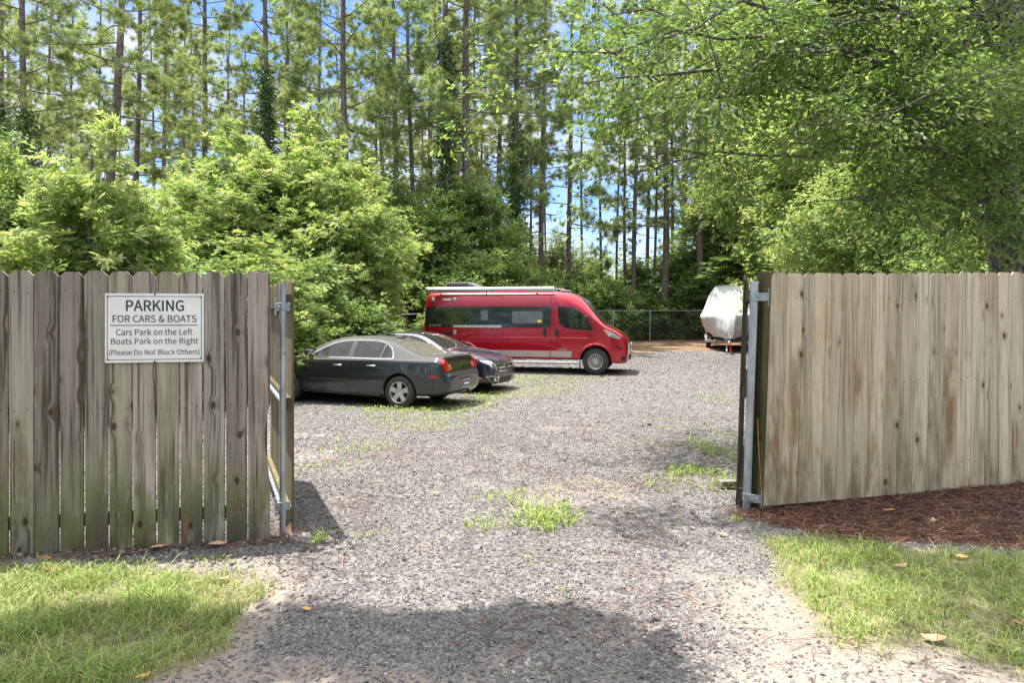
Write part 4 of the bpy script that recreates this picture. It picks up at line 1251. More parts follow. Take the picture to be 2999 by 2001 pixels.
# ---- far sedan, nose out to the right
def build_sedan_far():
    P = {'x':  [0, .06, .12, .3, .7, 1.2, 1.6, 2.1, 2.5, 2.85, 3.15, 3.55, 3.9, 4.2, 4.45, 4.62, 4.74, 4.80, 4.84],
         'W':  [.66, .78, .82, .87, .90, .91, .915, .915, .915, .915, .915, .91, .90, .885, .86, .815, .75, .68, .58],
         'zb': [.40, .33, .28, .25, .23, .2, .2, .2, .2, .2, .2, .2, .21, .21, .2, .2, .2, .22, .26],
         'zs': [.7, .80, .95, .98, .985, .98, .975, .97, .965, .96, .955, .94, .91, .88, .84, .79, .72, .66, .60],
         'H':  [.74, .86, 1.04, 1.07, 1.12, 1.32, 1.41, 1.445, 1.44, 1.38, 1.26, 1.03, .995, .955, .905, .85, .775, .70, .63], 'tum': .52}
    xs = [0, .03, .07, .11, .2, .4, .7, .95, 1.2, 1.4, 1.6, 1.85, 2.1, 2.3, 2.5, 2.68, 2.85, 3.0, 3.15, 3.35, 3.55, 3.72, 3.9, 4.05, 4.2, 4.33, 4.45, 4.54, 4.62, 4.68, 4.74, 4.78, 4.81, 4.84]
    paint = paint_mat('dark_navy_paint', (.010, .012, .030), (.016, .018, .042), dust=.08, metal=.3, dust_c=(.16, .15, .14))
    wins = [[(2.30, 1.01), (2.31, 1.33), (2.55, 1.325), (2.80, 1.27), (3.05, 1.16), (3.22, 1.04)], [(1.42, 1.01), (1.40, 1.25), (1.6, 1.32), (1.9, 1.34), (2.23, 1.335), (2.22, 1.01)]]
    ws = [(2.74, -.52), (2.66, 0), (2.74, .52), (3.38, .66), (3.51, .40), (3.54, 0), (3.51, -.40), (3.38, -.66)]
    rw = [(.72, -.56), (.68, 0), (.72, .56), (1.26, .48), (1.32, 0), (1.26, -.48)]
    low = [(.95, .36), (3.42, .36), (3.42, .96), (.95, .96)]
    up = [(.85, .955), (.9, 1.03), (1.3, 1.26), (1.65, 1.36), (2.1, 1.395), (2.5, 1.385), (2.82, 1.30), (3.32, 1.0), (3.35, .955)]
    pose = world_pose((4.84, 0), (-.17, 16.9), R(-23), (1.2, 3.93))
    root, bv, body = sedan('parked_car', 'navy sedan with chrome grille, nose out, parked behind the dusty sedan', P, xs, paint, 1.2, 3.93, .332, .785, low, up, wins, ws, rw, pose, M_GLASS_DARK)
    seats(root, 2.35, 1.5, .36, M_INT_D, M_INT_D)
    B().box((3.22, 0, .86), (.34, 1.32, .18)).build('dashboard', M_INT_D, root, bevel=.04, seg=2, smooth=True)
    M_FASCIA = pmat('grille_black', (.015, .015, .018), (.03, .03, .034), .4)
    gri = patch(bv, [(-.40, .49), (.40, .49), (.44, .60), (.45, .745), (-.45, .745), (-.44, .60)], 'X', 1, .006, 'grille', M_FASCIA, root, .04)
    for z0, z1 in ((.505, .545), (.585, .628), (.665, .71)):
        patch(bv, [(-.41, z0), (.41, z0), (.43, z1), (-.43, z1)], 'X', 1, .022, 'grille_bar', M_CHROME, gri, .04, .02)
    M_OVAL = pmat('blue_oval', (.01, .03, .14), (.02, .05, .2), .2, .2, coat=1)
    ov = lambda a, b_: [(a * math.cos(2 * math.pi * k / 20), .628 + b_ * math.sin(2 * math.pi * k / 20)) for k in range(20)]
    em = patch(bv, ov(.095, .042), 'X', 1, .030, 'emblem', M_CHROME, root, .03, .02)
    patch(bv, ov(.085, .034), 'X', 1, .034, 'emblem_face', M_OVAL, em, .03, .006)
    low_ = patch(bv, rrect(-.42, .235, .42, .385, .04), 'X', 1, .008, 'lower_grille', M_FASCIA, root, .04)
    tb = B(); seam(tb, bv, rrect(-.42, .235, .42, .385, .04), 'X', 1, .012, .008, True)
    for z in (.275, .31, .345): seam(tb, bv, [(-.38, z), (.38, z)], 'X', 1, .005, .012)
    tb.build('intake_trim', M_CHROME, low_, smooth=True)
    for s in (-1, 1):
        q = lambda pts: [(s * y, z) for y, z in pts]
        hl = patch(bv, q([(.47, .56), (.50, .70), (.62, .765), (.815, .80), (.80, .74), (.68, .62)]), 'X', 1, .006, 'headlight', M_LAMP_CLEAR, root, .03, .01)
        patch(bv, q([(.56, .62), (.58, .72), (.66, .72), (.65, .64)]), 'X', 1, .010, 'lens', M_CHROME, hl, .03, .006)
        fg = patch(bv, q([(.50, .265), (.49, .40), (.78, .42), (.66, .275)]), 'X', 1, .006, 'fog_light', M_FASCIA, root, .03, .01)
        fb = B(); seam(fb, bv, q([(.50, .265), (.49, .40), (.78, .42), (.66, .275)]), 'X', 1, .009, .008, True); fb.build('trim', M_CHROME, fg, smooth=True)
        cc = [(s * .585 + .042 * math.cos(2 * math.pi * k / 14), .335 + .042 * math.sin(2 * math.pi * k / 14)) for k in range(14)]
        patch(bv, cc, 'X', 1, .014, 'lamp', M_LAMP_CLEAR, fg, .03, .01)
        patch(bv, [(4.40, .36), (4.40, .395), (4.57, .395), (4.58, .36)], 'Y', s, .006, 'side_marker', M_LAMP_AMBER, root, .04)
        h, n = cast(bv, 3.18, 1.0, 'Y', s)
        mr = B().box(h + n * .10 + Vector((0, 0, .03)), (.09, .19, .13)); mr.box(h + n * .02, (.06, .08, .05))
        mr.build('mirror', paint, root, bevel=.03, seg=2, smooth=True)
    seams(bv, [[(2.26, 1.0), (2.28, .7), (2.26, .3)], [(3.42, .98), (3.38, .6), (3.34, .3)], [(4.45, .22), (4.42, .5), (4.30, .72), (4.42, .80)]], 'Y', (-1, 1), .0045, 'panel_seam', M_BLACK, root)
    for s in (-1, 1): seam(B(), bv, [(3.50, s * .70), (3.9, s * .70), (4.3, s * .62), (4.62, s * .50)], 'Z', 1, .005).build('hood_seam', M_BLACK, root)
    tr_ = B()
    for s in (-1, 1): seam(tr_, bv, [(1.2, 1.0), (1.3, 1.18), (1.55, 1.33), (1.9, 1.365), (2.4, 1.36), (2.65, 1.33), (2.9, 1.26), (3.15, 1.12), (3.3, 1.0)], 'Y', s, .009, 0, True)
    tr_.build('window_trim', M_CHROME, root, smooth=True)
    h, n = cast(bv, 1.45, 0, 'Z', 1)
    an = B().box(h + Vector((0, 0, .012)), (.08, .05, .03)); an.tube([h + Vector((0, 0, .02)), h + Vector((-.20, 0, .20))], .004, 6); an.build('antenna', M_BLACK, root)
build_sedan_far()

# ---- red camper van
def build_van():
    P = {'x':  [0, .05, .15, .5, 4.0, 4.3, 4.7, 5.0, 5.2, 5.45, 5.65, 5.85, 6.05, 6.2, 6.3, 6.36],
         'W':  [.88, .96, .99, 1.02, 1.02, 1.02, 1.02, 1.02, 1.02, 1.01, 1.0, .985, .955, .92, .86, .72],
         'zb': [.50, .44, .42, .40, .40, .40, .40, .40, .38, .36, .34, .32, .31, .31, .33, .38],
         'H':  [2.30, 2.42, 2.47, 2.50, 2.50, 2.49, 2.43, 2.27, 2.07, 1.76, 1.47, 1.365, 1.27, 1.16, 1.04, .95],
         'zs': [1.30, 1.33, 1.34, 1.35, 1.35, 1.35, 1.35, 1.35, 1.35, 1.34, 1.33, 1.27, 1.16, 1.06, .97, .88]}
    def c(k, x): return float(np.interp(x, P['x'], P[k]))
    def half(x):
        W, zb, zs, H = (c(k, x) for k in ('W', 'zb', 'zs', 'H'))
        g = max(H - zs, .02); k = min(1, g / .5)
        yt = W - .02 - .085 * g - .05 * k
        return [(0, zb), (W * .86, zb), (W * .975, zb + .04), (W, zb + .22), (W * 1.0, (zb + zs) / 2 + .1), (W - .008, zs), (W - .012 - .02 * k, zs + .25 * g), (W - .02 - .045 * g, zs + .6 * g),
                (yt + .01 * k, H - .16 * k), (yt - .06 * k, H - .045 * k), (yt - .22 * k, H - .008), (.35 * W, H), (0, H)]
    xs = [0, .03, .07, .15, .3, .6, 1.0, 1.5, 2.0, 2.5, 3.0, 3.5, 4.0, 4.2, 4.4, 4.6, 4.75, 4.9, 5.0, 5.1, 5.2, 5.32, 5.45, 5.55, 5.65, 5.75, 5.85, 5.95, 6.05, 6.13, 6.2, 6.25, 6.3, 6.34, 6.36]
    paint = paint_mat('deep_red_paint', (.38, .004, .017), (.45, .006, .023), dust=.05, metal=.35, dust_c=(.45, .22, .2), zdirt=.15)
    pose = world_pose((5.41, -.93), (2.487, 20.3), R(-13), (1.37, 5.41))
    root = empty('camper_van', pose[0], rot=pose[1])
    tag(root, 'tall red camper van with a black window band and silver awning roll', 'van')
    cage = loft(xs, half); cage.materials.append(paint)
    sm_ = bake_obj(cage, [('sub', 3)]); bv = bvh_of(sm_)
    rt = .385
    cuts = []
    for ax in (1.37, 5.41):
        for s in (-1, 1):
            cuts.append(('cut', cyl_cut((ax, rt + .02), rt + .075, *((.62, 1.4) if s > 0 else (-1.4, -.62)), M_WELL)))
    cab_win = [(4.26, 2.02), (4.69, 2.0), (4.95, 1.87), (5.14, 1.70), (5.28, 1.48), (5.36, 1.34), (5.28, 1.31), (4.75, 1.33), (4.47, 1.38), (4.33, 1.51)]
    cuts.append(('cut', mesh_only(B().prism([(3.95, .75), (5.25, .75), (5.52, 1.28), (5.25, 1.66), (4.95, 2.1), (4.6, 2.2), (3.95, 2.2)], -.80, .80, 'Y'), M_INT_D)))
    cuts.append(('cut', mesh_only(B().prism(cab_win, -1.4, 1.4, 'Y'), M_RUBBER)))
    ws = [(5.0, -.76), (4.96, -.4), (4.95, 0), (4.96, .4), (5.0, .76), (5.54, .90), (5.62, .6), (5.66, 0), (5.62, -.6), (5.54, -.90)]
    cuts.append(('cut', mesh_only(B().prism(ws, 1.36, 2.6, 'Z'), M_RUBBER)))
    finish_body(bake_obj(cage, [('sub', 3)] + cuts), paint, M_BLACK, 'body', root)
    patch(bv, ws, 'Z', 1, -.004, 'windscreen', M_GLASS_DARK, root, .08, .003)
    M_BAND = glass_mat('black_window_band', (.02, .02, .02), .05)
    M_BANDP = pmat('glossy_black_panel', (.012, .015, .013), (.02, .024, .02), .06, 0, 3, coat=1)
    M_BLIND = pmat('window_blind', (.15, .17, .17), (.09, .105, .105), .12, 0, 3, (1, 1, 14), coat=1)
    M_SILVER = pmat('silver_trim', (.66, .65, .63), (.55, .54, .52), .3, .6, 6)
    M_CREAM = pmat('champagne_stripe', (.46, .40, .35), (.40, .35, .31), .4, .2, 4)
    for s in (-1, 1):
        patch(bv, cab_win, 'Y', s, -.006, 'cab_window', M_GLASS_CLEAR, root, .07, .003)
        bn = patch(bv, rrect(.08, 1.37, 4.08, 2.02, .05), 'Y', s, .004, 'window_band', M_BANDP, root, .1, .006)
        for (x0, z0, x1, z1) in ((1.84, 1.55, 2.16, 1.95), (2.83, 1.47, 3.86, 1.92)):
            w = patch(bv, rrect(x0, z0, x1, z1, .07), 'Y', s, .016, 'window', M_BLACK, root, .07, .02)
            pn = patch(bv, rrect(x0 + .045, z0 + .045, x1 - .045, z1 - .045, .045), 'Y', s, .019, 'pane', M_BLIND, w, .07, .004)
            fb = B(); seam(fb, bv, rrect(x0 + .01, z0 + .01, x1 - .01, z1 - .01, .07), 'Y', s, .012, .02, True); fb.build('frame', M_INT_D, w, smooth=True)
        if s < 0:
            M_YEL = pmat('yellow_sticker', (.75, .6, .05), (.8, .66, .1), .5)
            patch(bv, [(3.66, 1.535), (3.79, 1.535), (3.79, 1.61), (3.66, 1.61)], 'Y', s, .024, 'sticker', M_YEL, root, .05, .003)
        patch(bv, rrect(1.0, 1.37, 2.55, 1.445, .01), 'Y', s, .03, 'side_rail', M_SILVER, root, .1, .03)
        patch(bv, [(1.78, .50), (1.78, .685), (2.545, .685), (2.545, .50)], 'Y', s, .010, 'lower_stripe', M_CREAM, root, .1, .01)
        patch(bv, [(2.57, .50), (2.57, .685), (4.04, .685), (4.04, .50)], 'Y', s, .010, 'lower_stripe', M_CREAM, root, .1, .01)
        patch(bv, [(4.07, .50), (4.06, .685), (4.72, .685), (4.69, .50)], 'Y', s, .010, 'lower_stripe', M_CREAM, root, .1, .01)
        # seams
        for pts in ([(2.56, .45), (2.56, 2.42)], [(4.055, .45), (4.055, 2.43)], [(2.56, 2.37), (4.055, 2.37)], [(.12, 2.34), (2.55, 2.34)], [(.30, 2.06), (4.0, 2.06)],
                    [(4.12, .46), (4.22, 1.1), (4.13, 1.6), (4.14, 2.07), (4.6, 2.08), (5.0, 1.93), (5.3, 1.56), (5.42, 1.3), (5.40, .95)]):
            seam(B(), bv, pts, 'Y', s, .005).build('panel_seam', M_BLACK, root)
        hl_ = B(); seam(hl_, bv, [(1.6, 1.07), (2.5, 1.08), (4.0, 1.08), (5.3, 1.07)], 'Y', s, .02, -.012); hl_.build('body_crease', paint, root, smooth=True)
        for x0 in (3.84, 4.21):
            patch(bv, rrect(x0, 1.12, x0 + .105, 1.345, .045), 'Y', s, .022, 'door_handle', M_BLACK, root, .04, .025)
        patch(bv, [(4.665, 1.33), (4.72, 1.33), (4.73, 2.02), (4.67, 2.03)], 'Y', s, .006, 'window_post', M_BLACK, root, .06)
        # mirror
        h, n = cast(bv, 5.22, 1.40, 'Y', s)
        mr = B().box(h + n * .19 + Vector((-.06, 0, .14)), (.13, .19, .36)); mr.box(h + n * .06 + Vector((0, 0, .03)), (.09, .18, .07))
        mo = mr.build('mirror', M_BLACK, root, bevel=.035, seg=2, smooth=True)
        B().box(h + n * .19 + Vector((-.127, 0, .16)), (.004, .15, .26)).build('mirror_glass', M_CHROME, mo)
        # flared arches
        for ax in (1.37, 5.41):
            ar = B(); pts = []
            for k in range(25):
                w = math.pi * (k / 24) * 1.10 - .05 * math.pi
                x_, z_ = ax + (rt + .105) * math.cos(w), rt + .02 + (rt + .105) * math.sin(w)
                hh, nn = cast(bv, x_, max(z_, .45), 'Y', s); pts.append(hh + nn * .006)
            ar.tube(pts, .042, 10); ar.build('wheel_arch', paint, root, smooth=True)
            wheel(root, (ax, s * .90, rt), s, rt, .235, .225, 8, 'van')
        rb = B().tube([(1.85, s * 1.02, .335), (4.88, s * 1.02, .335)], .045, 12)
        for x in (2.1, 3.2, 4.5): rb.box((x, s * .90, .36), (.05, .24, .04))
        rb.build('running_board', M_SILVER, root, smooth=True)
        B().box((4.94, s * .93, .27), (.012, .2, .22)).build('mud_flap', M_BLACK, root)
        # nose
        hl2 = patch(bv, [(5.64, 1.33), (5.72, 1.335), (5.90, 1.25), (6.12, 1.11), (6.16, 1.05), (6.0, 1.06), (5.78, 1.15)], 'Y', s, .006, 'headlight', M_LAMP_CLEAR, root, .04, .012)
        patch(bv, [(5.66, 1.315), (5.72, 1.322), (5.82, 1.26), (5.79, 1.17)], 'Y', s, .010, 'indicator', M_LAMP_AMBER, hl2, .04, .006)
        patch(bv, [(6.16, .42), (6.16, .55), (6.30, .54), (6.30, .42)], 'Y', s, .006, 'bumper_vent', M_BLACK, root, .04)
        patch(bv, [(5.97, .82), (5.98, .86), (6.22, .78), (6.22, .74)], 'Y', s, .005, 'bumper_gap', M_BLACK, root, .04)
        tl = patch(bv, [(s * .84, 1.18), (s * .93, 1.18), (s * .93, 1.55), (s * .84, 1.55)], 'X', -1, .02, 'tail_light', M_LAMP_RED, root, .05, .04)
    s = -1
    gr_ = patch(bv, [(-.50, .62), (.50, .62), (.62, .92), (-.62, .92)], 'X', 1, .012, 'grille', M_BLACK, root, .05, .02)
    gb = B(); seam(gb, bv, [(-.50, .62), (.50, .62), (.62, .92), (-.62, .92)], 'X', 1, .022, .014, True)
    for z in (.70, .78, .85): seam(gb, bv, [(-.5, z), (.5, z)], 'X', 1, .012, .018)
    gb.build('grille_trim', M_CHROME, gr_, smooth=True)
    patch(bv, rrect(-.16, .40, .16, .56, .01), 'X', 1, .03, 'licence_plate', M_BLACK, root, .05, .02)
    # lettering on the band and the badge on the door
    def side_text(body, x0, x1, z0, cap, off, m, name):
        bm = bmesh.new(); fit_text(bm, body, x0, x1, z0, cap, 0, .004)
        for v in bm.verts:
            h, n = cast(bv, v.co.x, v.co.z, 'Y', -1); v.co.y = h.y - off - (.002 if v.co.y < 0 else 0)
        me = bpy.data.meshes.new(name); bm.to_mesh(me); bm.free(); link(name, me, m, root)
    side_text('TRAVATO', .19, .60, 1.40, .062, .006, M_SILVER, 'lettering')
    side_text('WINNEBAGO', 4.29, 4.56, .715, .040, .004, M_SILVER, 'badge')
    for x0, z0 in ((.28, 2.23), (1.0, 2.235)):
        h, n = cast(bv, x0, z0, 'Y', -1)
        B().lathe([(0, -.05), (.055, -.045), (.075, -.015), (.075, .02)], h, 'Y', 20).build('round_lamp', M_LAMP_CLEAR, root, smooth=True)
    patch(bv, rrect(.62, 2.21, .90, 2.265, .015), 'Y', s, .03, 'porch_light', M_SILVER, root, .05, .03)
    for (x0, z0, x1, z1, mm) in ((.66, 1.16, .79, 1.235, M_BLACK), (.82, 1.14, .96, 1.25, M_BLACK), (1.01, 1.15, 1.11, 1.30, M_SILVER)):
        patch(bv, rrect(x0, z0, x1, z1, .012), 'Y', s, .012, 'utility_hatch', mm, root, .05, .012)
    B().tube([(.14, -.90, 2.545), (4.12, -.90, 2.545)], .078, 20).build('awning_roll', M_SILVER, root, smooth=True, sharp=50)
    eb = B()
    for x in (.12, 4.14): eb.tube([(x - .02, -.90, 2.545), (x + .02, -.90, 2.545)], .082, 20)
    for x in (.5, 2.0, 3.6): eb.box((x, -.84, 2.475), (.06, .12, .05))
    eb.build('awning_bracket', M_CHROME, root, smooth=True)
    ac = B().prism([(.56, 2.50), (.58, 2.74), (.66, 2.80), (1.32, 2.80), (1.50, 2.72), (1.66, 2.56), (1.68, 2.50)], -.50, .36, 'Y')
    aco = ac.build('roof_air_conditioner', pmat('grey_plastic', (.10, .10, .11), (.14, .14, .14), .6), root, bevel=.03, seg=2, smooth=True)
    v_ = B()
    for z in (2.66, 2.69, 2.72, 2.75): v_.box((.98, -.502, z), (.70, .01, .012))
    v_.build('vent_slots', M_BLACK, aco)
    for y in (-.62, .62): B().tube([(4.1, y, 2.50), (4.15, y, 2.56), (4.42, y, 2.55), (4.45, y, 2.48)], .014, 8).build('roof_rail', M_SILVER, root, smooth=True)
    seats(root, 4.55, 4.55, .78, M_INT_D, M_INT_D)
    B().tube([(5.56, -.35, 1.50), (5.42, .1, 1.69)], .010, 6).build('wiper', M_BLACK, root)
build_van()

# ---- covered boat on its trailer
def build_boat():
    d = Vector((1.45, 4.5, 0)).normalized(); nose = Vector((9.42, 29.6, 0))
    ang = math.atan2(d.y, d.x)
    z0 = float(gz(nose.x, nose.y))
    M_COVER, nt, out = nodes('silver_cover'); g = NT(nt)
    v = g.coord('Object')
    f = g.noise(v, 2.2, 6, .65); fw = g.noise(g.vmul(v, (3, 3, 1.0)), 1.2, 3, .5, dist=.3)
    so = g.n('ShaderNodeSeparateXYZ'); g.l(v, so.inputs[0])
    col = g.mix(g.rng(f, .3, .7), (.62, .62, .62), (.76, .76, .76))
    dirt = g.math('MULTIPLY', g.rng(so.outputs[2], 1.66, 1.2), g.rng(g.noise(v, 7, 5, .7), .4, .62), clamp=True)
    col = g.mix(g.math('MULTIPLY', dirt, .65), col, (.36, .34, .31))
    p = g.pbr(col, .62, .12, g.bump(fw, .30, .08), 0, .4); g.l(p.outputs[0], out.inputs[0])
    bc = empty('boat_cover', (nose.x, nose.y, z0), ang)
    tag(bc, 'silver grey tarpaulin draped over the boat on the trailer', 'boat cover')
    K = [0, .35, .9, 1.6, 2.3, 2.75, 4.6, 5.6, 6.2]
    gw = np.array([.30, .62, .98, 1.22, 1.28, 1.30, 1.30, 1.24, 1.1]); gh = np.array([1.62, 1.64, 1.65, 1.65, 1.64, 1.62, 1.60, 1.56, 1.5])
    th = np.array([1.66, 1.70, 1.80, 2.05, 2.62, 3.02, 3.14, 2.4, 1.6]); tw_ = np.array([.10, .2, .34, .48, .60, .68, .70, .7, .6])
    bw = np.array([.16, .34, .62, .86, .98, 1.02, 1.04, 1.0, .9]); bh = np.array([.58, .60, .72, .80, .84, .80, .78, .8, .85])
    rngb = np.random.default_rng(5)
    xs = np.linspace(0, 6.2, 46)
    V, F = [], []
    np_ = 33
    for i, x in enumerate(xs):
        G, GH, T, TW, BW, BH = (float(np.interp(x, K, a)) for a in (gw, gh, th, tw_, bw, bh))
        half = [(BW, BH + .06 * math.sin(4.3 * x)), (BW * .5 + G * .5 + .02, (BH + GH) / 2 - .1), (G * .985, GH - .14), (G + .015, GH), (G * .93, GH + .09), ((G * .55 + TW * .45), GH + .5 * (T - GH)), (TW + .04, T - .10 * min(1, (T - GH))), (TW * .8, T), (0, T + .02)]
        # resample the half outline
        L = np.cumsum([0] + [math.hypot(half[k + 1][0] - half[k][0], half[k + 1][1] - half[k][1]) for k in range(len(half) - 1)])
        q = np.linspace(0, L[-1], 17)
        hy = np.interp(q, L, [a for a, _ in half]); hz = np.interp(q, L, [b_ for _, b_ in half])
        ring = [(-a, b_) for a, b_ in zip(hy, hz)] + [(a, b_) for a, b_ in zip(hy[-2::-1], hz[-2::-1])]
        for k, (y, z) in enumerate(ring):
            t = abs(k - 16) / 16
            wr = .022 * math.sin(9 * x + 5 * z + 2 * y) + .03 * math.sin(3.1 * x * (1 if y < 0 else 1.3) + 7 * z * t) * t + .015 * math.sin(17 * y + 4 * x)
            V.append((x + .035 * math.sin(6 * y + 3 * z), y * (1 + wr * .9), z + wr * .6 * (1 - t)))
    for i in range(len(xs) - 1):
        for k in range(np_ - 1):
            a = i * np_ + k; F.append((a, a + 1, a + np_ + 1, a + np_))
    # bow flap hanging in front, stern closed
    base = len(V)
    for j in range(7):
        t = j / 6
        for k in range(np_):
            y, z = V[k][1], V[k][2]
            V.append((V[k][0] - .10 * math.sin(t * 2.2) - .05 * t, y * (1 - .5 * t) + .02 * math.sin(8 * t + k), z * (1 - t) + t * (.60 + .10 * abs(y) * 3)))
    for j in range(6):
        for k in range(np_ - 1):
            a = base + j * np_ + k; F.append((a, a + np_, a + np_ + 1, a + 1))
    F.append(tuple((len(xs) - 1) * np_ + k for k in range(np_)))
    me = bpy.data.meshes.new('cover_sheet'); me.from_pydata(V, [], F)
    bm = bmesh.new(); bm.from_mesh(me); bmesh.ops.recalc_face_normals(bm, faces=bm.faces); bm.to_mesh(me); bm.free()
    me.polygons.foreach_set('use_smooth', np.ones(len(me.polygons), bool))
    link('cover_sheet', me, M_COVER, bc)
    rp = B().tube([V[2 * np_ + 0], V[10 * np_ + 0], V[20 * np_ + 0], V[30 * np_], V[40 * np_]], .012, 6); rp.build('hem_rope', M_GALV, bc)
    # hull glimpsed under the cover
    M_HULL = pmat('tan_hull', (.48, .30, .17), (.56, .38, .24), .35, 0, 3, coat=.5)
    def hh(x):
        w = float(np.interp(x, [.1, .5, 1.2, 2.2, 5.8], [.06, .35, .75, 1.05, 1.05])); zb_ = float(np.interp(x, [.1, .5, 1.4, 2.5, 5.8], [1.0, .78, .62, .56, .56])); zt = 1.52
        return [(0, zb_), (w * .5, zb_ + .09), (w * .86, zb_ + .22), (w, zb_ + .42), (w * 1.05, zt - .1), (w * .98, zt), (w * .5, zt + .02), (0, zt + .03)]
    hm = bake_obj(loft([.1, .3, .5, .9, 1.4, 2.2, 3.2, 4.5, 5.8], hh), [('sub', 2)])
    bt_ = empty('boat', (nose.x, nose.y, z0), ang); tag(bt_, 'tan boat hull peeping out beneath the silver cover', 'boat')
    finish_body(hm, M_HULL, M_BLACK, 'hull', bt_)
    B().tube([(5.8, 1.0, 1.56), (3.0, 1.06, 1.58), (1.2, .78, 1.58), (.2, .12, 1.6)], .02, 8).build('rub_rail', M_BLACK, bt_, smooth=True)
    tr_ = empty('boat_trailer', (nose.x, nose.y, z0), ang); tag(tr_, 'boat trailer with a jack stand and wheels beneath the covered boat', 'trailer')
    M_TRAIL = pmat('galvanised_trailer', (.30, .29, .27), (.38, .36, .33), .5, .5, 8)
    fr_ = B()
    fr_.box((-.35, 0, .50), (1.5, .08, .08)); fr_.box((3.0, .62, .50), (5.4, .06, .10)); fr_.box((3.0, -.62, .50), (5.4, .06, .10))
    fr_.tube([(.3, 0, .50), (.9, .6, .5)], .04, 8); fr_.tube([(.3, 0, .50), (.9, -.6, .5)], .04, 8)
    for x in (1.0, 2.6, 4.6): fr_.box((x, 0, .45), (.07, 1.5, .06))
    fr_.box((1.05, 0, .47), (.05, 2.15, .10))
    fr_.build('frame', M_TRAIL, tr_, bevel=.005)
    ws_ = B().tube([(.1, 0, .5), (.1, 0, 1.05)], .035, 8); ws_.box((.12, 0, 1.05), (.14, .10, .10)); ws_.build('winch_post', M_TRAIL, tr_)
    jk = B().tube([(-.55, .10, .06), (-.55, .10, .95)], .03, 10); jk.tube([(-.55, .10, .95), (-.55, .24, .97)], .012, 8); jk.lathe([(0, -.03), (.09, -.03), (.10, 0), (.09, .03), (0, .03)], (-.55, .10, .10), 'Y', 16)
    jk.build('jack_stand', M_GALV, tr_, smooth=True)
    cp = B().box((-1.15, 0, .52), (.22, .10, .10)); cp.lathe([(0, .03), (.05, .02), (.055, -.04), (0, -.05)], (-1.25, 0, .5), 'Z', 14); cp.build('coupler', M_TRAIL, tr_, bevel=.01)
    ch_ = B().tube([(-1.0, -.05, .48), (-.95, -.08, .2), (-.8, -.06, .06), (-.55, -.02, .3), (-.35, 0, .48)], .012, 6); ch_.build('safety_chain', M_LAMP_RED, tr_)
    for s in (-1, 1):
        B().box((1.06, s * 1.0, .53), (.06, .09, .05)).build('marker_lamp', M_LAMP_AMBER, tr_, bevel=.005)
        for x in (3.2, 4.0):
            wheel(tr_, (x, s * .98, .33), s, .33, .2, .19, 5)
        fd = B(); pts = []
        n = 13
        vs, fs = [], []
        for k in range(n):
            w = math.pi * k / (n - 1)
            x_, z_ = 3.6 + .85 * math.cos(w), .36 + .46 * math.sin(w) ** .6
            vs += [(x_, s * .84, z_), (x_, s * 1.12, z_), (x_, s * 1.12, z_ - .02), (x_, s * .84, z_ - .02)]
        for k in range(n - 1):
            for j in range(4): fs.append((k * 4 + j, k * 4 + (j + 1) % 4, k * 4 + 4 + (j + 1) % 4, k * 4 + 4 + j))
        fd.add(vs, fs).build('fender', M_TRAIL, tr_, smooth=True)
build_boat()

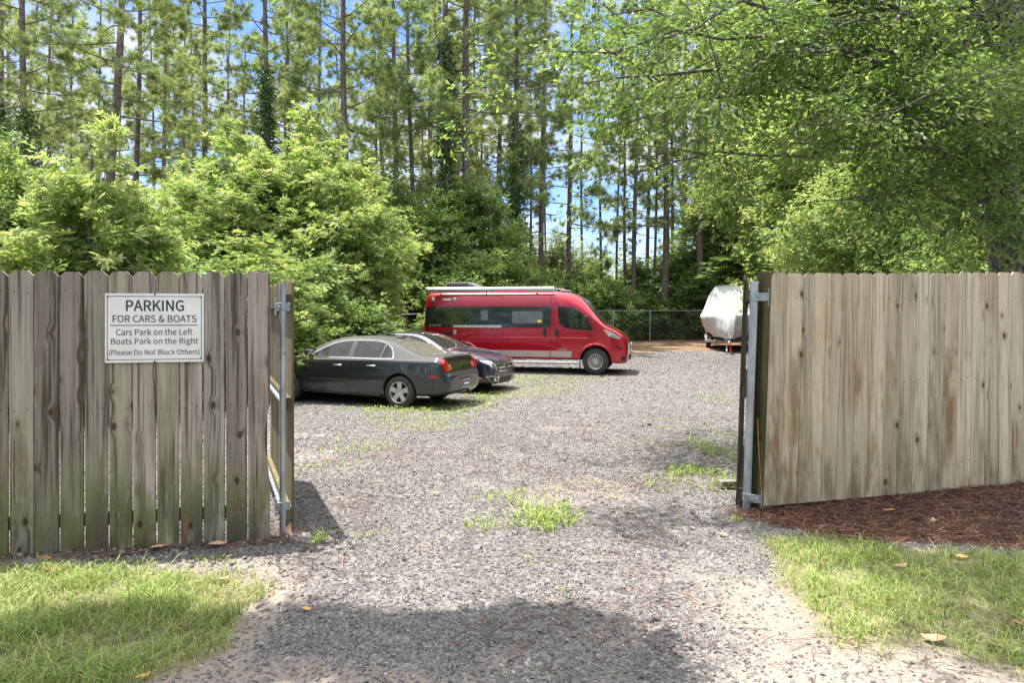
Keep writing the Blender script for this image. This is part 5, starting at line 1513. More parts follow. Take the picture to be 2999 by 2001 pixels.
# ---- chain-link fence round the lot
def build_chainlink():
    pts = [Vector((-16.5, 19.5)), Vector((-5.0, 25.6)), Vector((3.2, 36.0)), Vector((8.0, 39.6)), Vector((15, 40.2)), Vector((24, 37.5))]
    M_WIRE = pmat('chain_wire', (.10, .11, .11), (.15, .16, .16), .5, .5)
    M_PIPE = pmat('fence_pipe', (.45, .47, .50), (.36, .38, .40), .45, .6)
    H = 1.83
    f = empty('chain_link_fence', (0, 0, 0)); tag(f, 'galvanised chain-link fence running behind the vehicles, under the trees', 'fence')
    rail, vs, fs = B(), [], []
    allp = []
    for a, b_ in zip(pts[:-1], pts[1:]):
        n = max(1, round((b_ - a).length / 3.0))
        allp += [a + (b_ - a) * (k / n) for k in range(n)]
    allp.append(pts[-1])
    top = [Vector((p.x, p.y, float(gz(p.x, p.y)) + H)) for p in allp]
    rail.tube(top, .022, 8); rail.build('top_rail', M_PIPE, f, smooth=True)
    for i, p in enumerate(allp):
        z = float(gz(p.x, p.y))
        q = B().tube([(p.x, p.y, z - .05), (p.x, p.y, z + H + .04)], .032, 8)
        if abs(p.x + 3.9) < 1.6: q.tube([(p.x, p.y, z + H), (p.x - .32, p.y + .1, z + H + .32)], .018, 6)
        q.build('fence_post', M_PIPE, f, smooth=True)
    w = .0022; V = []; Q = []
    for a, b_ in zip(allp[:-1], allp[1:]):
        L = (b_ - a).length; d = (b_ - a) / L
        step = .085
        for sg in (-1, 1):
            s = -H if sg > 0 else 0
            k0 = np.arange(s, L + (0 if sg > 0 else H), step)
            for k in k0:
                # line x = k + sg*z, clipped to 0..L
                z0, z1 = .03, H
                if sg > 0: lo, hi = max(z0, -k), min(z1, L - k)
                else: lo, hi = max(z0, k - L), min(z1, k)
                if hi - lo < .05: continue
                for (zz0, zz1) in ((lo, hi),):
                    p0 = a + d * (k + sg * zz0); p1 = a + d * (k + sg * zz1)
                    g0, g1 = float(gz(p0.x, p0.y)), float(gz(p1.x, p1.y))
                    o = len(V); nx, ny = d.x * w, d.y * w
                    V += [(p0.x - nx, p0.y - ny, g0 + zz0), (p0.x + nx, p0.y + ny, g0 + zz0), (p1.x + nx, p1.y + ny, g1 + zz1), (p1.x - nx, p1.y - ny, g1 + zz1),
                          (p0.x - d.y * w, p0.y + d.x * w, g0 + zz0), (p1.x - d.y * w, p1.y + d.x * w, g1 + zz1)]
                    Q += [(o, o + 1, o + 2, o + 3), (o, o + 4, o + 5, o + 3), (o + 1, o + 4, o + 5, o + 2)]
    mk('wire_mesh', np.array(V), [np.array(Q)], M_WIRE, f)
build_chainlink()

# ------------------------------------------------------------------ vegetation
def bark_mat(name, c1, c2, c3):
    m, nt, out = nodes(name); g = NT(nt)
    v = g.coord('Object')
    vo = g.n('ShaderNodeTexVoronoi', feature='DISTANCE_TO_EDGE'); vo.inputs['Scale'].default_value = 1; g.l(g.vmul(v, (15, 15, 4.5)), vo.inputs['Vector'])
    f = g.noise(g.vmul(v, (9, 9, 2)), 1, 6, .65)
    col = g.ramp(f, [(.3, c1), (.5, c2), (.72, c3)])
    col = g.mix(g.rng(vo.outputs['Distance'], .16, .02, 0, .75), col, tuple(x * .4 for x in c1))
    p = g.pbr(col, .9, 0, g.bump(vo.outputs['Distance'], .7, .03), 0, .2); g.l(p.outputs[0], out.inputs[0])
    return m
M_BARK = bark_mat('pine_bark', (.12, .095, .08), (.20, .16, .137), (.30, .25, .22))
M_BARK2 = bark_mat('grey_bark', (.11, .10, .088), (.19, .175, .155), (.27, .25, .225))
M_NEEDLE = leaf_mat('pine_needles', [(.165, .225, .095), (.24, .31, .135), (.32, .39, .185), (.43, .465, .26)], .54, .6, .1)
M_MAPLE = leaf_mat('maple_leaves', [(.13, .20, .06), (.20, .285, .09), (.28, .365, .13), (.37, .44, .18), (.46, .47, .25)], .5, .45, .25)
M_SHRUB = leaf_mat('shrub_leaves', [(.085, .155, .05), (.14, .225, .075), (.215, .30, .10), (.32, .385, .16)], .45, .4, .25)
M_UNDER = leaf_mat('understory_leaves', [(.11, .19, .06), (.18, .27, .09), (.26, .35, .12), (.37, .43, .19)], .52)
M_OAK = leaf_mat('oak_leaves', [(.06, .115, .035), (.105, .18, .05), (.17, .26, .075), (.26, .35, .11), (.36, .42, .17)], .48, .45, .2)
M_IVY = leaf_mat('ivy_leaves', [(.045, .10, .022), (.07, .14, .03), (.11, .18, .04)], .3, .36, .45)
M_PRIVET = leaf_mat('privet_leaves', [(.16, .20, .04), (.24, .27, .055), (.33, .32, .08), (.40, .32, .12)], .42, .42, .35)
M_FERN = leaf_mat('feathery_leaves', [(.12, .20, .06), (.19, .28, .10), (.26, .34, .14)], .4, .5, .3)

SHAPES = {
    'rhomb': (np.array([(0, 0, 0), (.45, .30, .05), (1, 0, -.06), (.45, -.30, .05)]), [np.array([(0, 1, 2, 3)])]),
    'lobed': (np.array([(0, 0, 0), (.5, .17, .04), (1.0, 0, -.08), (.5, -.17, .04),
                        (.42, .22, .03), (.62, .60, -.06), (.18, .34, .02),
                        (.42, -.22, .03), (.62, -.60, -.06), (.18, -.34, .02)]), [np.array([(0, 1, 2, 3), (0, 4, 5, 6), (0, 9, 8, 7)])]),
    'spoon': (np.array([(0, 0, 0), (.35, .07, .02), (.72, .20, .05), (.95, .17, .03), (1.0, 0, 0), (.95, -.17, .03), (.72, -.20, .05), (.35, -.07, .02)]), [np.array([(0, 1, 7, 7)])[:, :3], np.array([(1, 2, 6, 7), (2, 3, 5, 6)]), np.array([(3, 4, 5)])]),
}

def leaves_geo(P, A, N, L, shape):
    """leaf centres, axes, normals, lengths -> vertices and faces"""
    A = A / np.maximum(np.linalg.norm(A, axis=1, keepdims=True), 1e-6)
    Bx = np.cross(N, A); Bx /= np.maximum(np.linalg.norm(Bx, axis=1, keepdims=True), 1e-6)
    N2 = np.cross(A, Bx)
    S, FS = SHAPES[shape]
    k = len(S)
    V = P[:, None, :] + L[:, None, None] * (S[None, :, 0:1] * A[:, None] + S[None, :, 1:2] * Bx[:, None] + S[None, :, 2:3] * N2[:, None])
    o = np.arange(len(P))[:, None, None] * k
    return V.reshape(-1, 3), [(o + f[None]).reshape(-1, f.shape[1]) for f in FS], k

def unit(v): return v / np.maximum(np.linalg.norm(v, axis=-1, keepdims=True), 1e-9)

def sprays_to_leaves(r, O, D, n_leaf, spray_len, leaf_len, up=.9, shape='rhomb', droop=.25, jitter=.06):
    """O origins, D directions of leafy twigs"""
    n = len(O)
    t = r.random((n, n_leaf)) ** .8
    Ls = (spray_len * r.uniform(.6, 1.3, n))[:, None]
    P = O[:, None] + D[:, None] * (t * Ls)[..., None]
    P[..., 2] -= droop * (t * Ls) ** 2
    side = unit(np.cross(D, np.array([0, 0, 1.0])) + 1e-3)
    lat = r.normal(0, 1, (n, n_leaf))
    P = P + side[:, None] * (lat * jitter * 1.6)[..., None] + r.normal(0, jitter, P.shape) * .7
    A = D[:, None] * .7 + side[:, None] * lat[..., None] * .9 + r.normal(0, .35, P.shape); A[..., 2] -= .25
    N = r.normal(0, .42, P.shape) + D[:, None] * .25; N[..., 2] += up
    L = leaf_len * r.uniform(.6, 1.25, (n, n_leaf))
    tone = np.clip(r.random(n)[:, None] * .65 + r.random((n, n_leaf)) * .45 - .05, 0, 1)
    V, F, k = leaves_geo(P.reshape(-1, 3), A.reshape(-1, 3), unit(N).reshape(-1, 3), L.ravel(), shape)
    return V, F, np.repeat(tone.ravel(), k)

def tree_wood(paths, m, name, parent):
    b = B()
    for pts, r0, r1, n in paths:
        k = len(pts)
        b.tube(pts, [r0 + (r1 - r0) * (i / (k - 1)) for i in range(k)], n, caps=False)
    return b.build(name, m, parent, smooth=True, sharp=80)

def bez(p0, p1, p2, n=6):
    return [tuple((1 - t) ** 2 * a + 2 * t * (1 - t) * b_ + t * t * c for a, b_, c in zip(p0, p1, p2)) for t in [i / (n - 1) for i in range(n)]]

def leafy(name, seed, blobs, n_spray, n_leaf, leaf_len, shape, mat, trunk_h, trunk_r, stems=1, spray_len=.55, lump=1.0, up=.9, bark=None, limbs=26, hole=.36, droop=.25):
    """broad-leaved tree or bush at the origin: trunk(s) with limbs, crown of leafy twigs"""
    r = np.random.default_rng(seed)
    root = empty(name)
    bl = np.array(blobs, float)
    w = (bl[:, 3] * bl[:, 4] * bl[:, 5]) ** (2 / 3); w /= w.sum()
    M = n_spray * 3
    bi = r.choice(len(bl), M, p=w)
    d = unit(r.normal(0, 1, (M, 3)))
    rad = r.random(M) ** .42
    O = bl[bi, :3] + d * bl[bi, 3:6] * rad[:, None]
    nse = np.zeros(M)
    for k in range(6):
        f = r.normal(0, 1, 3) * (1.0 + .6 * k) * lump; nse += np.sin(O @ f + r.uniform(0, 6.28)) / (1 + .35 * k)
    keep = (nse > np.quantile(nse, hole)) & (O[:, 2] > .15)
    O, d, bi = O[keep][:n_spray], d[keep][:n_spray], bi[keep][:n_spray]
    D = unit(d * .9 + r.normal(0, .45, d.shape) + np.array([0, 0, -.05]))
    sh_ = r.random(len(O)) < .09       # stray shoots that break the outline
    O[sh_] += d[sh_] * r.uniform(.15, .55, (sh_.sum(), 1)) * spray_len * 1.6; D[sh_] = unit(d[sh_] + np.array([0, 0, .7]) + r.normal(0, .3, (sh_.sum(), 3)))
    O = O - D * spray_len * .4
    V, F, tone = sprays_to_leaves(r, O, D, n_leaf, spray_len, leaf_len, up, shape, droop)
    crown = mk('crown', V, F, mat, root, {'rnd': ('POINT', tone)})
    paths = []
    tops = []
    for s in range(stems):
        a = 6.28 * s / max(1, stems) + r.uniform(0, 1)
        bx, by = (0, 0) if stems == 1 else (.22 * math.cos(a), .22 * math.sin(a))
        tx_, ty_ = bl[:, 0].mean() + (0 if stems == 1 else 1) * .8 * math.cos(a), bl[:, 1].mean() + (0 if stems == 1 else 1) * .8 * math.sin(a)
        p = bez((bx, by, -.1), (bx * 1.5 + r.normal(0, .1), by * 1.5 + r.normal(0, .1), trunk_h * .5), (tx_, ty_, trunk_h), 9)
        paths.append((p, trunk_r, trunk_r * .35, 8)); tops.append(p)
    for j in r.choice(len(O), min(limbs, len(O)), replace=False):
        p = tops[r.integers(len(tops))]
        h = min(len(p) - 2, max(1, int((O[j, 2] / max(trunk_h, .1)) * .62 * (len(p) - 1))))
        s = Vector(p[h]); e = Vector(O[j]); mid = s.lerp(e, .5) + Vector((0, 0, .12 * (e - s).length)) + Vector(r.normal(0, .08, 3))
        q = bez(s, mid, e, 6); rr = trunk_r * (.45 - .25 * h / len(p))
        paths.append((q, rr, .008, 5))
        near = np.argsort(np.linalg.norm(O - O[j], axis=1))[1:5]
        for i2 in near:
            paths.append((bez(q[3], Vector(q[3]).lerp(Vector(O[i2]), .6) + Vector((0, 0, .06)), O[i2], 4), rr * .35, .005, 4))
    tree_wood(paths, bark or M_BARK2, 'trunk', root)
    return root

def pine(name, seed, H, r0, start, n_br, br_len, ivy=0.0, ivy_r=.28, dead=6, fork=False):
    r = np.random.default_rng(seed)
    root = empty(name)
    wob = r.normal(0, .07, (2, 4))
    def tp(z):
        t = z / H
        return Vector((wob[0, 0] * math.sin(3 * t) * 2 + wob[0, 1] * math.sin(7 * t), wob[1, 0] * math.sin(3.3 * t) * 2 + wob[1, 1] * math.sin(6 * t), z))
    def rad(z): return r0 * (1 - .72 * z / H) * (1 + .35 * math.exp(-z / .6))
    zs_ = [-.2, .15, .5, 1.2] + list(np.linspace(2.2, H, 18))
    paths = []
    tr = B(); tr.tube([tp(z) for z in zs_], [max(.015, rad(max(z, 0))) for z in zs_], 10, caps=False)
    TO, TD = [], []
    for j in range(n_br + dead):
        isdead = j >= n_br
        z = r.uniform(start * .55, start) * H if isdead else (start + (1 - start) * (j + r.random()) / n_br) * H
        f = (z / H - start) / (1 - start)
        L = br_len * (1.05 - .72 * max(f, 0)) * r.uniform(.6, 1.25) * (.45 if isdead else 1)
        a = j * 2.4 + r.normal(0, .4)
        el = (-.08 + .75 * max(f, 0)) + r.normal(0, .16)
        s = tp(z); h = Vector((math.cos(a), math.sin(a), 0))
        e = s + h * L * math.cos(el) + Vector((0, 0, L * math.sin(el) + .12 * L))
        mid = s + h * L * .5 + Vector((0, 0, L * math.sin(el) * .35 - .04 * L)) + Vector(r.normal(0, .10 * L, 3))
        q = bez(s, mid, e, 7)
        rb = max(.013, rad(z) * .30)
        tr.tube(q, [rb + (.007 - rb) * i / 6 for i in range(7)], 5, caps=False)
        if isdead:
            continue
        nt = int(6 + L * 3.9)
        for _ in range(nt):
            t = .30 + .70 * r.random() ** .7
            k = t * 6; i = min(5, int(k)); p = Vector(q[i]).lerp(Vector(q[i + 1]), k - i)
            td = Vector(r.normal(0, .6, 3)) + h * .8 + Vector((0, 0, .25)); td.normalize()
            tl = r.uniform(.15, .75) * (1.15 - .5 * t)
            e2 = p + td * tl
            if tl > .30: tr.tube([p, p.lerp(e2, .5) + Vector((0, 0, .02)), e2], [.008, .006, .004], 3, caps=False)
            for c_ in range(r.integers(2, 5)):
                TO.append(p.lerp(e2, 1 - .5 * c_ / 4 * r.random()) + Vector(r.normal(0, .05, 3))); TD.append((td + Vector(r.normal(0, .5, 3)) + Vector((0, 0, .3))).normalized())
    tr.build('trunk', M_BARK, root, smooth=True, sharp=80)
    TO = np.array(TO); TD = np.array(TD)
    n, k = len(TO), 26
    nd = unit(TD[:, None] * .75 + r.normal(0, .55, (n, k, 3)))
    L = r.uniform(.16, .27, (n, k, 1))
    sd = unit(np.cross(nd, r.normal(0, 1, (n, k, 3)))) * .0075
    b0 = TO[:, None] + nd * .01
    tip = b0 + nd * L; tip[..., 2] -= .03
    V = np.stack([b0 - sd, b0 + sd, tip + sd * .5, tip - sd * .5], 2).reshape(-1, 3)
    F = np.arange(n * k * 4).reshape(-1, 4)
    tone = np.clip(np.repeat(r.random(n), k) * .7 + r.random(n * k) * .35, 0, 1)
    mk('crown', V, [F], M_NEEDLE, root, {'rnd': ('POINT', np.repeat(tone, 4))})
    if ivy > 0:
        m = int(ivy * 560)
        z = r.random(m) * ivy; a = r.uniform(0, 6.28, m)
        bulge = 1 + .9 * np.sin(z * .9 + seed) ** 2
        rr = np.array([rad(q) for q in z]) + np.abs(r.normal(0, ivy_r * .5, m)) * bulge
        c = np.array([tuple(tp(q)) for q in z])
        P = c + np.stack([np.cos(a) * rr, np.sin(a) * rr, np.zeros(m)], 1)
        out = np.stack([np.cos(a), np.sin(a), np.zeros(m)], 1)
        A = r.normal(0, .6, (m, 3)); A[:, 2] -= .6
        V, F, kk = leaves_geo(P, A, unit(out + r.normal(0, .4, (m, 3)) + np.array([0, 0, .4])), .15 * r.uniform(.6, 1.3, m), 'rhomb')
        mk('ivy', V, F, M_IVY, root, {'rnd': ('POINT', np.repeat(r.random(m), kk))})
    return root

def place(proto, used, x, y, s, rz, label, cat, group, lean=(0, 0), sz=None, dz=0.0):
    """the first time moves the prototype itself, afterwards a copy of it and its parts"""
    o = proto if proto.name not in used else copy_thing(proto)
    used.add(proto.name)
    o.location = (x, y, float(surf_z(x, y)) - .02 + dz)
    o.rotation_euler = (lean[0], lean[1], rz)
    o.scale = (s, s, sz or s)
    for k in ('label', 'category', 'group'):
        if k in o: del o[k]
    return tag(o, label, cat, group)
USED = set()

# ---- pines
PV = [pine('pine_tree', 11, 25, .20, .36, 44, 3.4), pine('pine_tree', 12, 23, .16, .28, 46, 2.9), pine('pine_tree', 13, 26, .23, .40, 42, 3.8, dead=14),
      pine('pine_tree', 14, 21, .13, .24, 44, 2.5), pine('pine_tree', 15, 24, .19, .38, 46, 3.2, ivy=13, ivy_r=.30), pine('pine_tree', 16, 25, .17, .31, 48, 3.3, ivy=10, ivy_r=.62)]
PV.append(pine('pine_tree', 17, 22, .10, .50, 13, 1.7, dead=14))
GP = 'tall pines standing beyond the parking lot'
# column in the 2350 px wide photo, depth, variety, scale, turn, lean about y (degrees), label
PINES = [
    (10, 36, 4, 1.0, .3, 0, 'ivy-clad pine trunk rising at the very left edge'),
    (66, 29, 5, 1.05, 1.1, 0, 'stout pine with a bulging coat of ivy at the upper left'),
    (122, 43, 1, 1.0, 2.0, .5, 'thin dark pine just right of the ivy-bulged pine'),
    (166, 47, 0, .9, .7, 0, 'slender pine in the gap left of the thick grey trunk'),
    (226, 45, 3, 1.1, 2.9, -.4, 'thin pine trunk hugging the left side of the thick grey one'),
    (247, 28.5, 2, .95, .2, .3, 'thick grey pine rising behind the young pale maple'),
    (312, 35, 1, 1.1, 4.1, 0, 'pine with forked upper limbs, second trunk right of the thick grey one'),
    (378, 42, 0, .95, 5.0, -.5, 'straight bare-stemmed pine above the gap beside the young maple'),
    (416, 46, 3, 1.2, 1.5, .3, 'pine trunk with a broken stub, left of the reddish-barked pair'),
    (450, 50, 1, 1.0, 3.3, .8, 'faint far pine behind the straight grey pine'),
    (467, 36, 0, 1.0, 2.4, -.3, 'straight grey pine above the left end of the big maple thicket'),
    (520, 52, 3, 1.1, .9, 0, 'distant thin pine over the left shoulder of the maple thicket'),
    (602, 33, 4, 1.05, 3.7, 0, 'dark pine sheathed in ivy above the big maple thicket'),
    (650, 38, 5, .9, 4.6, -.4, 'second ivy-sheathed pine, right beside the dark one'),
    (690, 52, 1, 1.1, 1.9, 0, 'far pine showing between the ivy pines and the tall bare one'),
    (732, 41, 4, .95, .6, .5, 'leaning ivy-dotted pine behind the crest of the maple thicket'),
    (806, 32, 2, .95, 2.2, .8, 'large brown pine with steep bare limbs above the maple crest'),
    (857, 43, 5, .85, 5.3, .3, 'slim ivy-spotted pine right of the large brown one'),
    (905, 37, 0, 1.0, 1.3, 0, 'reddish brown pine above the back of the red van'),
    (949, 34, 3, 1.15, 3.9, .3, 'pale thin pine trunk over the rear corner of the red van'),
    (984, 46, 1, 1.1, 5.7, 0, 'dark thin pine over the roof air conditioner of the van'),
    (1022, 31, 4, 1.1, 2.6, .4, 'pine heavily wrapped in ivy high above the van'),
    (1046, 48, 0, .9, 4.4, 0, 'narrow pine close behind the heavily ivy-wrapped one'),
    (1080, 31, 2, 1.0, 1.7, .9, 'thick rough-barked pine over the middle of the red van'),
    (1108, 43, 1, 1.0, .4, -1.4, 'slanting thin pine right of the thick rough-barked one'),
    (1146, 40, 0, .95, 3.1, 0, 'bare pine in front of the white cloud above the van'),
    (1177, 35, 5, 1.05, 4.9, -.4, 'double-stemmed looking pine with ivy above the van cab'),
    (1192, 36, 4, .9, 1.0, -.8, 'ivied pine crowding the right side of the double-stemmed one'),
    (1243, 39, 1, 1.15, 2.7, -.9, 'greenish grey pine against the bright cloud above the windscreen'),
    (1301, 42.5, 3, 1.40, 5.5, 1.0, 'slim lone pine standing against the open sky behind the windscreen'),
    (1440, 45, 3, 1.0, .8, -2.6, 'thin sapling pine leaning left above the fence gap'),
    (1455, 43, 1, 1.05, 3.5, -.3, 'thin dark pine right of the open sky gap'),
    (1485, 52, 0, .9, 2.1, -.6, 'distant pine between the dark thin one and the broad one'),
    (1523, 43, 2, 1.05, 4.2, 0, 'broad pine with low needle clumps above the empty fence stretch'),
    (1540, 50, 1, 1.0, 5.9, .4, 'far thin pine just behind the broad one'),
    (1606, 42.6, 0, 1.1, 1.6, .5, 'reddish trunk rising directly behind the covered boat'),
    (1665, 45, 3, 1.2, .1, 0, 'dark trunk in the shade above the covered boat'),
    (1690, 48, 1, 1.1, 2.3, -.5, 'second shaded trunk above the right of the covered boat'),
    (1765, 43, 0, 1.0, 3.8, 0, 'shaded trunk over the top of the edge-on gate'),
    (1800, 40, 1, 1.05, 5.1, .6, 'slim trunk glimpsed through leaves above the left end of the tan fence'),
    (1826, 46, 3, 1.2, .5, 0, 'thin far trunk in the leaves above the tan fence'),
]
rp_ = np.random.default_rng(99)
for c in (30, 95, 200, 285, 395, 560, 670, 770, 880, 965, 1065, 1580, 1640, 1720):
    PINES.append((c + rp_.uniform(-8, 8), rp_.uniform(49, 58), int(rp_.integers(0, 4)), rp_.uniform(.95, 1.15), rp_.uniform(0, 6), rp_.normal(0, .6), 'slender pine in the farthest rows, seen between the nearer trunks'))
for c in (345, 535, 705, 995, 1095, 1215, 1262, 1345, 1383, 1415, 1500, 1565, 1622, 1648, 1712, 1742, 1785, 1850, 1940):
    PINES.append((c + rp_.uniform(-6, 6), rp_.uniform(44, 49), 6, rp_.uniform(.9, 1.3), rp_.uniform(0, 6), rp_.normal(0, 1.3), 'slim almost bare trunk among the thicker pines beyond the lot'))
for (c, y, v, s, rz, ln, lab) in PINES:
    place(PV[v], USED, sx(c, y), y, s, rz, lab, 'pine tree', GP, (0, R(ln)))

# ---- maples, bushes and broad-leaved trees
MP = [leafy('maple_tree', 21, [(0, 0, 3.6, 2.3, 2.3, 2.4), (1.2, -.3, 2.0, 1.8, 1.9, 1.6), (-1.3, .2, 1.9, 1.7, 1.8, 1.6), (.2, 0, 5.4, 1.2, 1.2, 1.3), (0, -.6, 1.0, 2.2, 1.8, 1.0)], 1500, 26, .17, 'lobed', M_MAPLE, 5.2, .09, 4, .75),
      leafy('maple_tree', 22, [(-.3, 0, 3.0, 2.0, 2.0, 2.2), (1.4, .2, 3.6, 1.6, 1.7, 1.6), (-1.6, 0, 1.7, 1.5, 1.6, 1.4), (.5, -.5, 1.3, 2.2, 1.8, 1.2), (.4, 0, 5.0, 1.3, 1.3, 1.2)], 1500, 26, .165, 'lobed', M_MAPLE, 4.8, .08, 5, .7),
      leafy('maple_tree', 23, [(0, 0, 2.0, 1.25, 1.25, 1.4), (.1, 0, 3.5, .7, .7, 1.0), (-.4, -.2, 1.1, 1.3, 1.2, .8), (.6, .2, 2.4, .8, .8, .8)], 560, 24, .16, 'lobed', M_MAPLE, 3.9, .045, 1, .6, hole=.25)]
SH = [leafy('shrub', 31, [(0, 0, 1.1, 1.5, 1.3, 1.1), (.8, 0, 1.6, .9, .9, .8), (-.9, .1, 1.3, .9, .9, .9)], 700, 30, .12, 'rhomb', M_SHRUB, 1.9, .04, 5, .5, up=.7),
      leafy('shrub', 32, [(0, 0, 1.3, 1.2, 1.2, 1.3), (.5, 0, 2.3, .7, .7, .7), (-.7, .1, .9, 1.0, 1.0, .8)], 620, 30, .115, 'rhomb', M_SHRUB, 2.3, .04, 4, .5, up=.7)]
PR = leafy('privet_bush', 33, [(0, 0, 1.2, .9, .9, 1.2), (.3, 0, 2.0, .5, .5, .6), (-.4, 0, 1.6, .5, .5, .7)], 420, 30, .09, 'rhomb', M_PRIVET, 2.2, .03, 6, .4, up=.5)
UN = [leafy('broadleaf_tree', 41, [(0, 0, 6.2, 2.3, 2.3, 2.4), (1.2, 0, 4.3, 1.7, 1.7, 1.5), (-1.4, .2, 4.6, 1.6, 1.6, 1.6), (.2, .1, 8.2, 1.5, 1.5, 1.5), (0, 0, 2.6, 1.8, 1.8, 1.3)], 1300, 26, .17, 'rhomb', M_UNDER, 8.2, .12, 2, .75, up=.75, limbs=34, hole=.42),
      leafy('broadleaf_tree', 42, [(0, 0, 4.0, 2.1, 2.1, 2.0), (1.3, 0, 2.6, 1.6, 1.5, 1.4), (-1.4, .2, 2.7, 1.6, 1.6, 1.5), (.2, 0, 5.7, 1.2, 1.2, 1.2), (0, 0, 1.2, 2.2, 1.9, 1.1)], 1300, 26, .165, 'rhomb', M_UNDER, 5.4, .09, 4, .7, up=.75, limbs=30, hole=.38),
      leafy('broadleaf_tree', 43, [(0, 0, 7.5, 2.0, 2.0, 2.8), (.9, 0, 5.2, 1.5, 1.5, 1.2), (-1.2, .2, 9.0, 1.4, 1.4, 1.4), (.2, .1, 10.6, 1.3, 1.3, 1.3)], 1000, 26, .17, 'rhomb', M_UNDER, 10.4, .13, 1, .8, up=.75, limbs=34, hole=.45)]
BR = [leafy('broadleaf_tree', 51, [(0, 0, 3.4, 2.2, 2.0, 1.9), (1.5, 0, 4.7, 1.6, 1.6, 1.5), (-1.6, 0, 2.5, 1.6, 1.5, 1.3), (0, 0, 6.0, 1.7, 1.7, 1.5), (0, -.3, 1.3, 2.2, 1.8, 1.0)], 1700, 28, .125, 'rhomb', M_MAPLE, 5.8, .09, 3, .7, up=1.0, limbs=34, hole=.40),
      leafy('broadleaf_tree', 52, [(0, 0, 4.5, 2.2, 2.1, 2.2), (1.2, 0, 6.8, 1.7, 1.7, 1.8), (-1.5, 0, 3.0, 1.6, 1.5, 1.6), (-.6, .2, 8.0, 1.5, 1.5, 1.4), (.6, -.2, 2.0, 1.9, 1.8, 1.3)], 1700, 28, .13, 'rhomb', M_OAK, 8.2, .12, 2, .7, up=.9, limbs=40, hole=.42)]
GM, GS, GU = 'pale green maples crowding the left of the lot', 'bushes along the edge of the lot', 'broad-leaved trees beyond the lot'
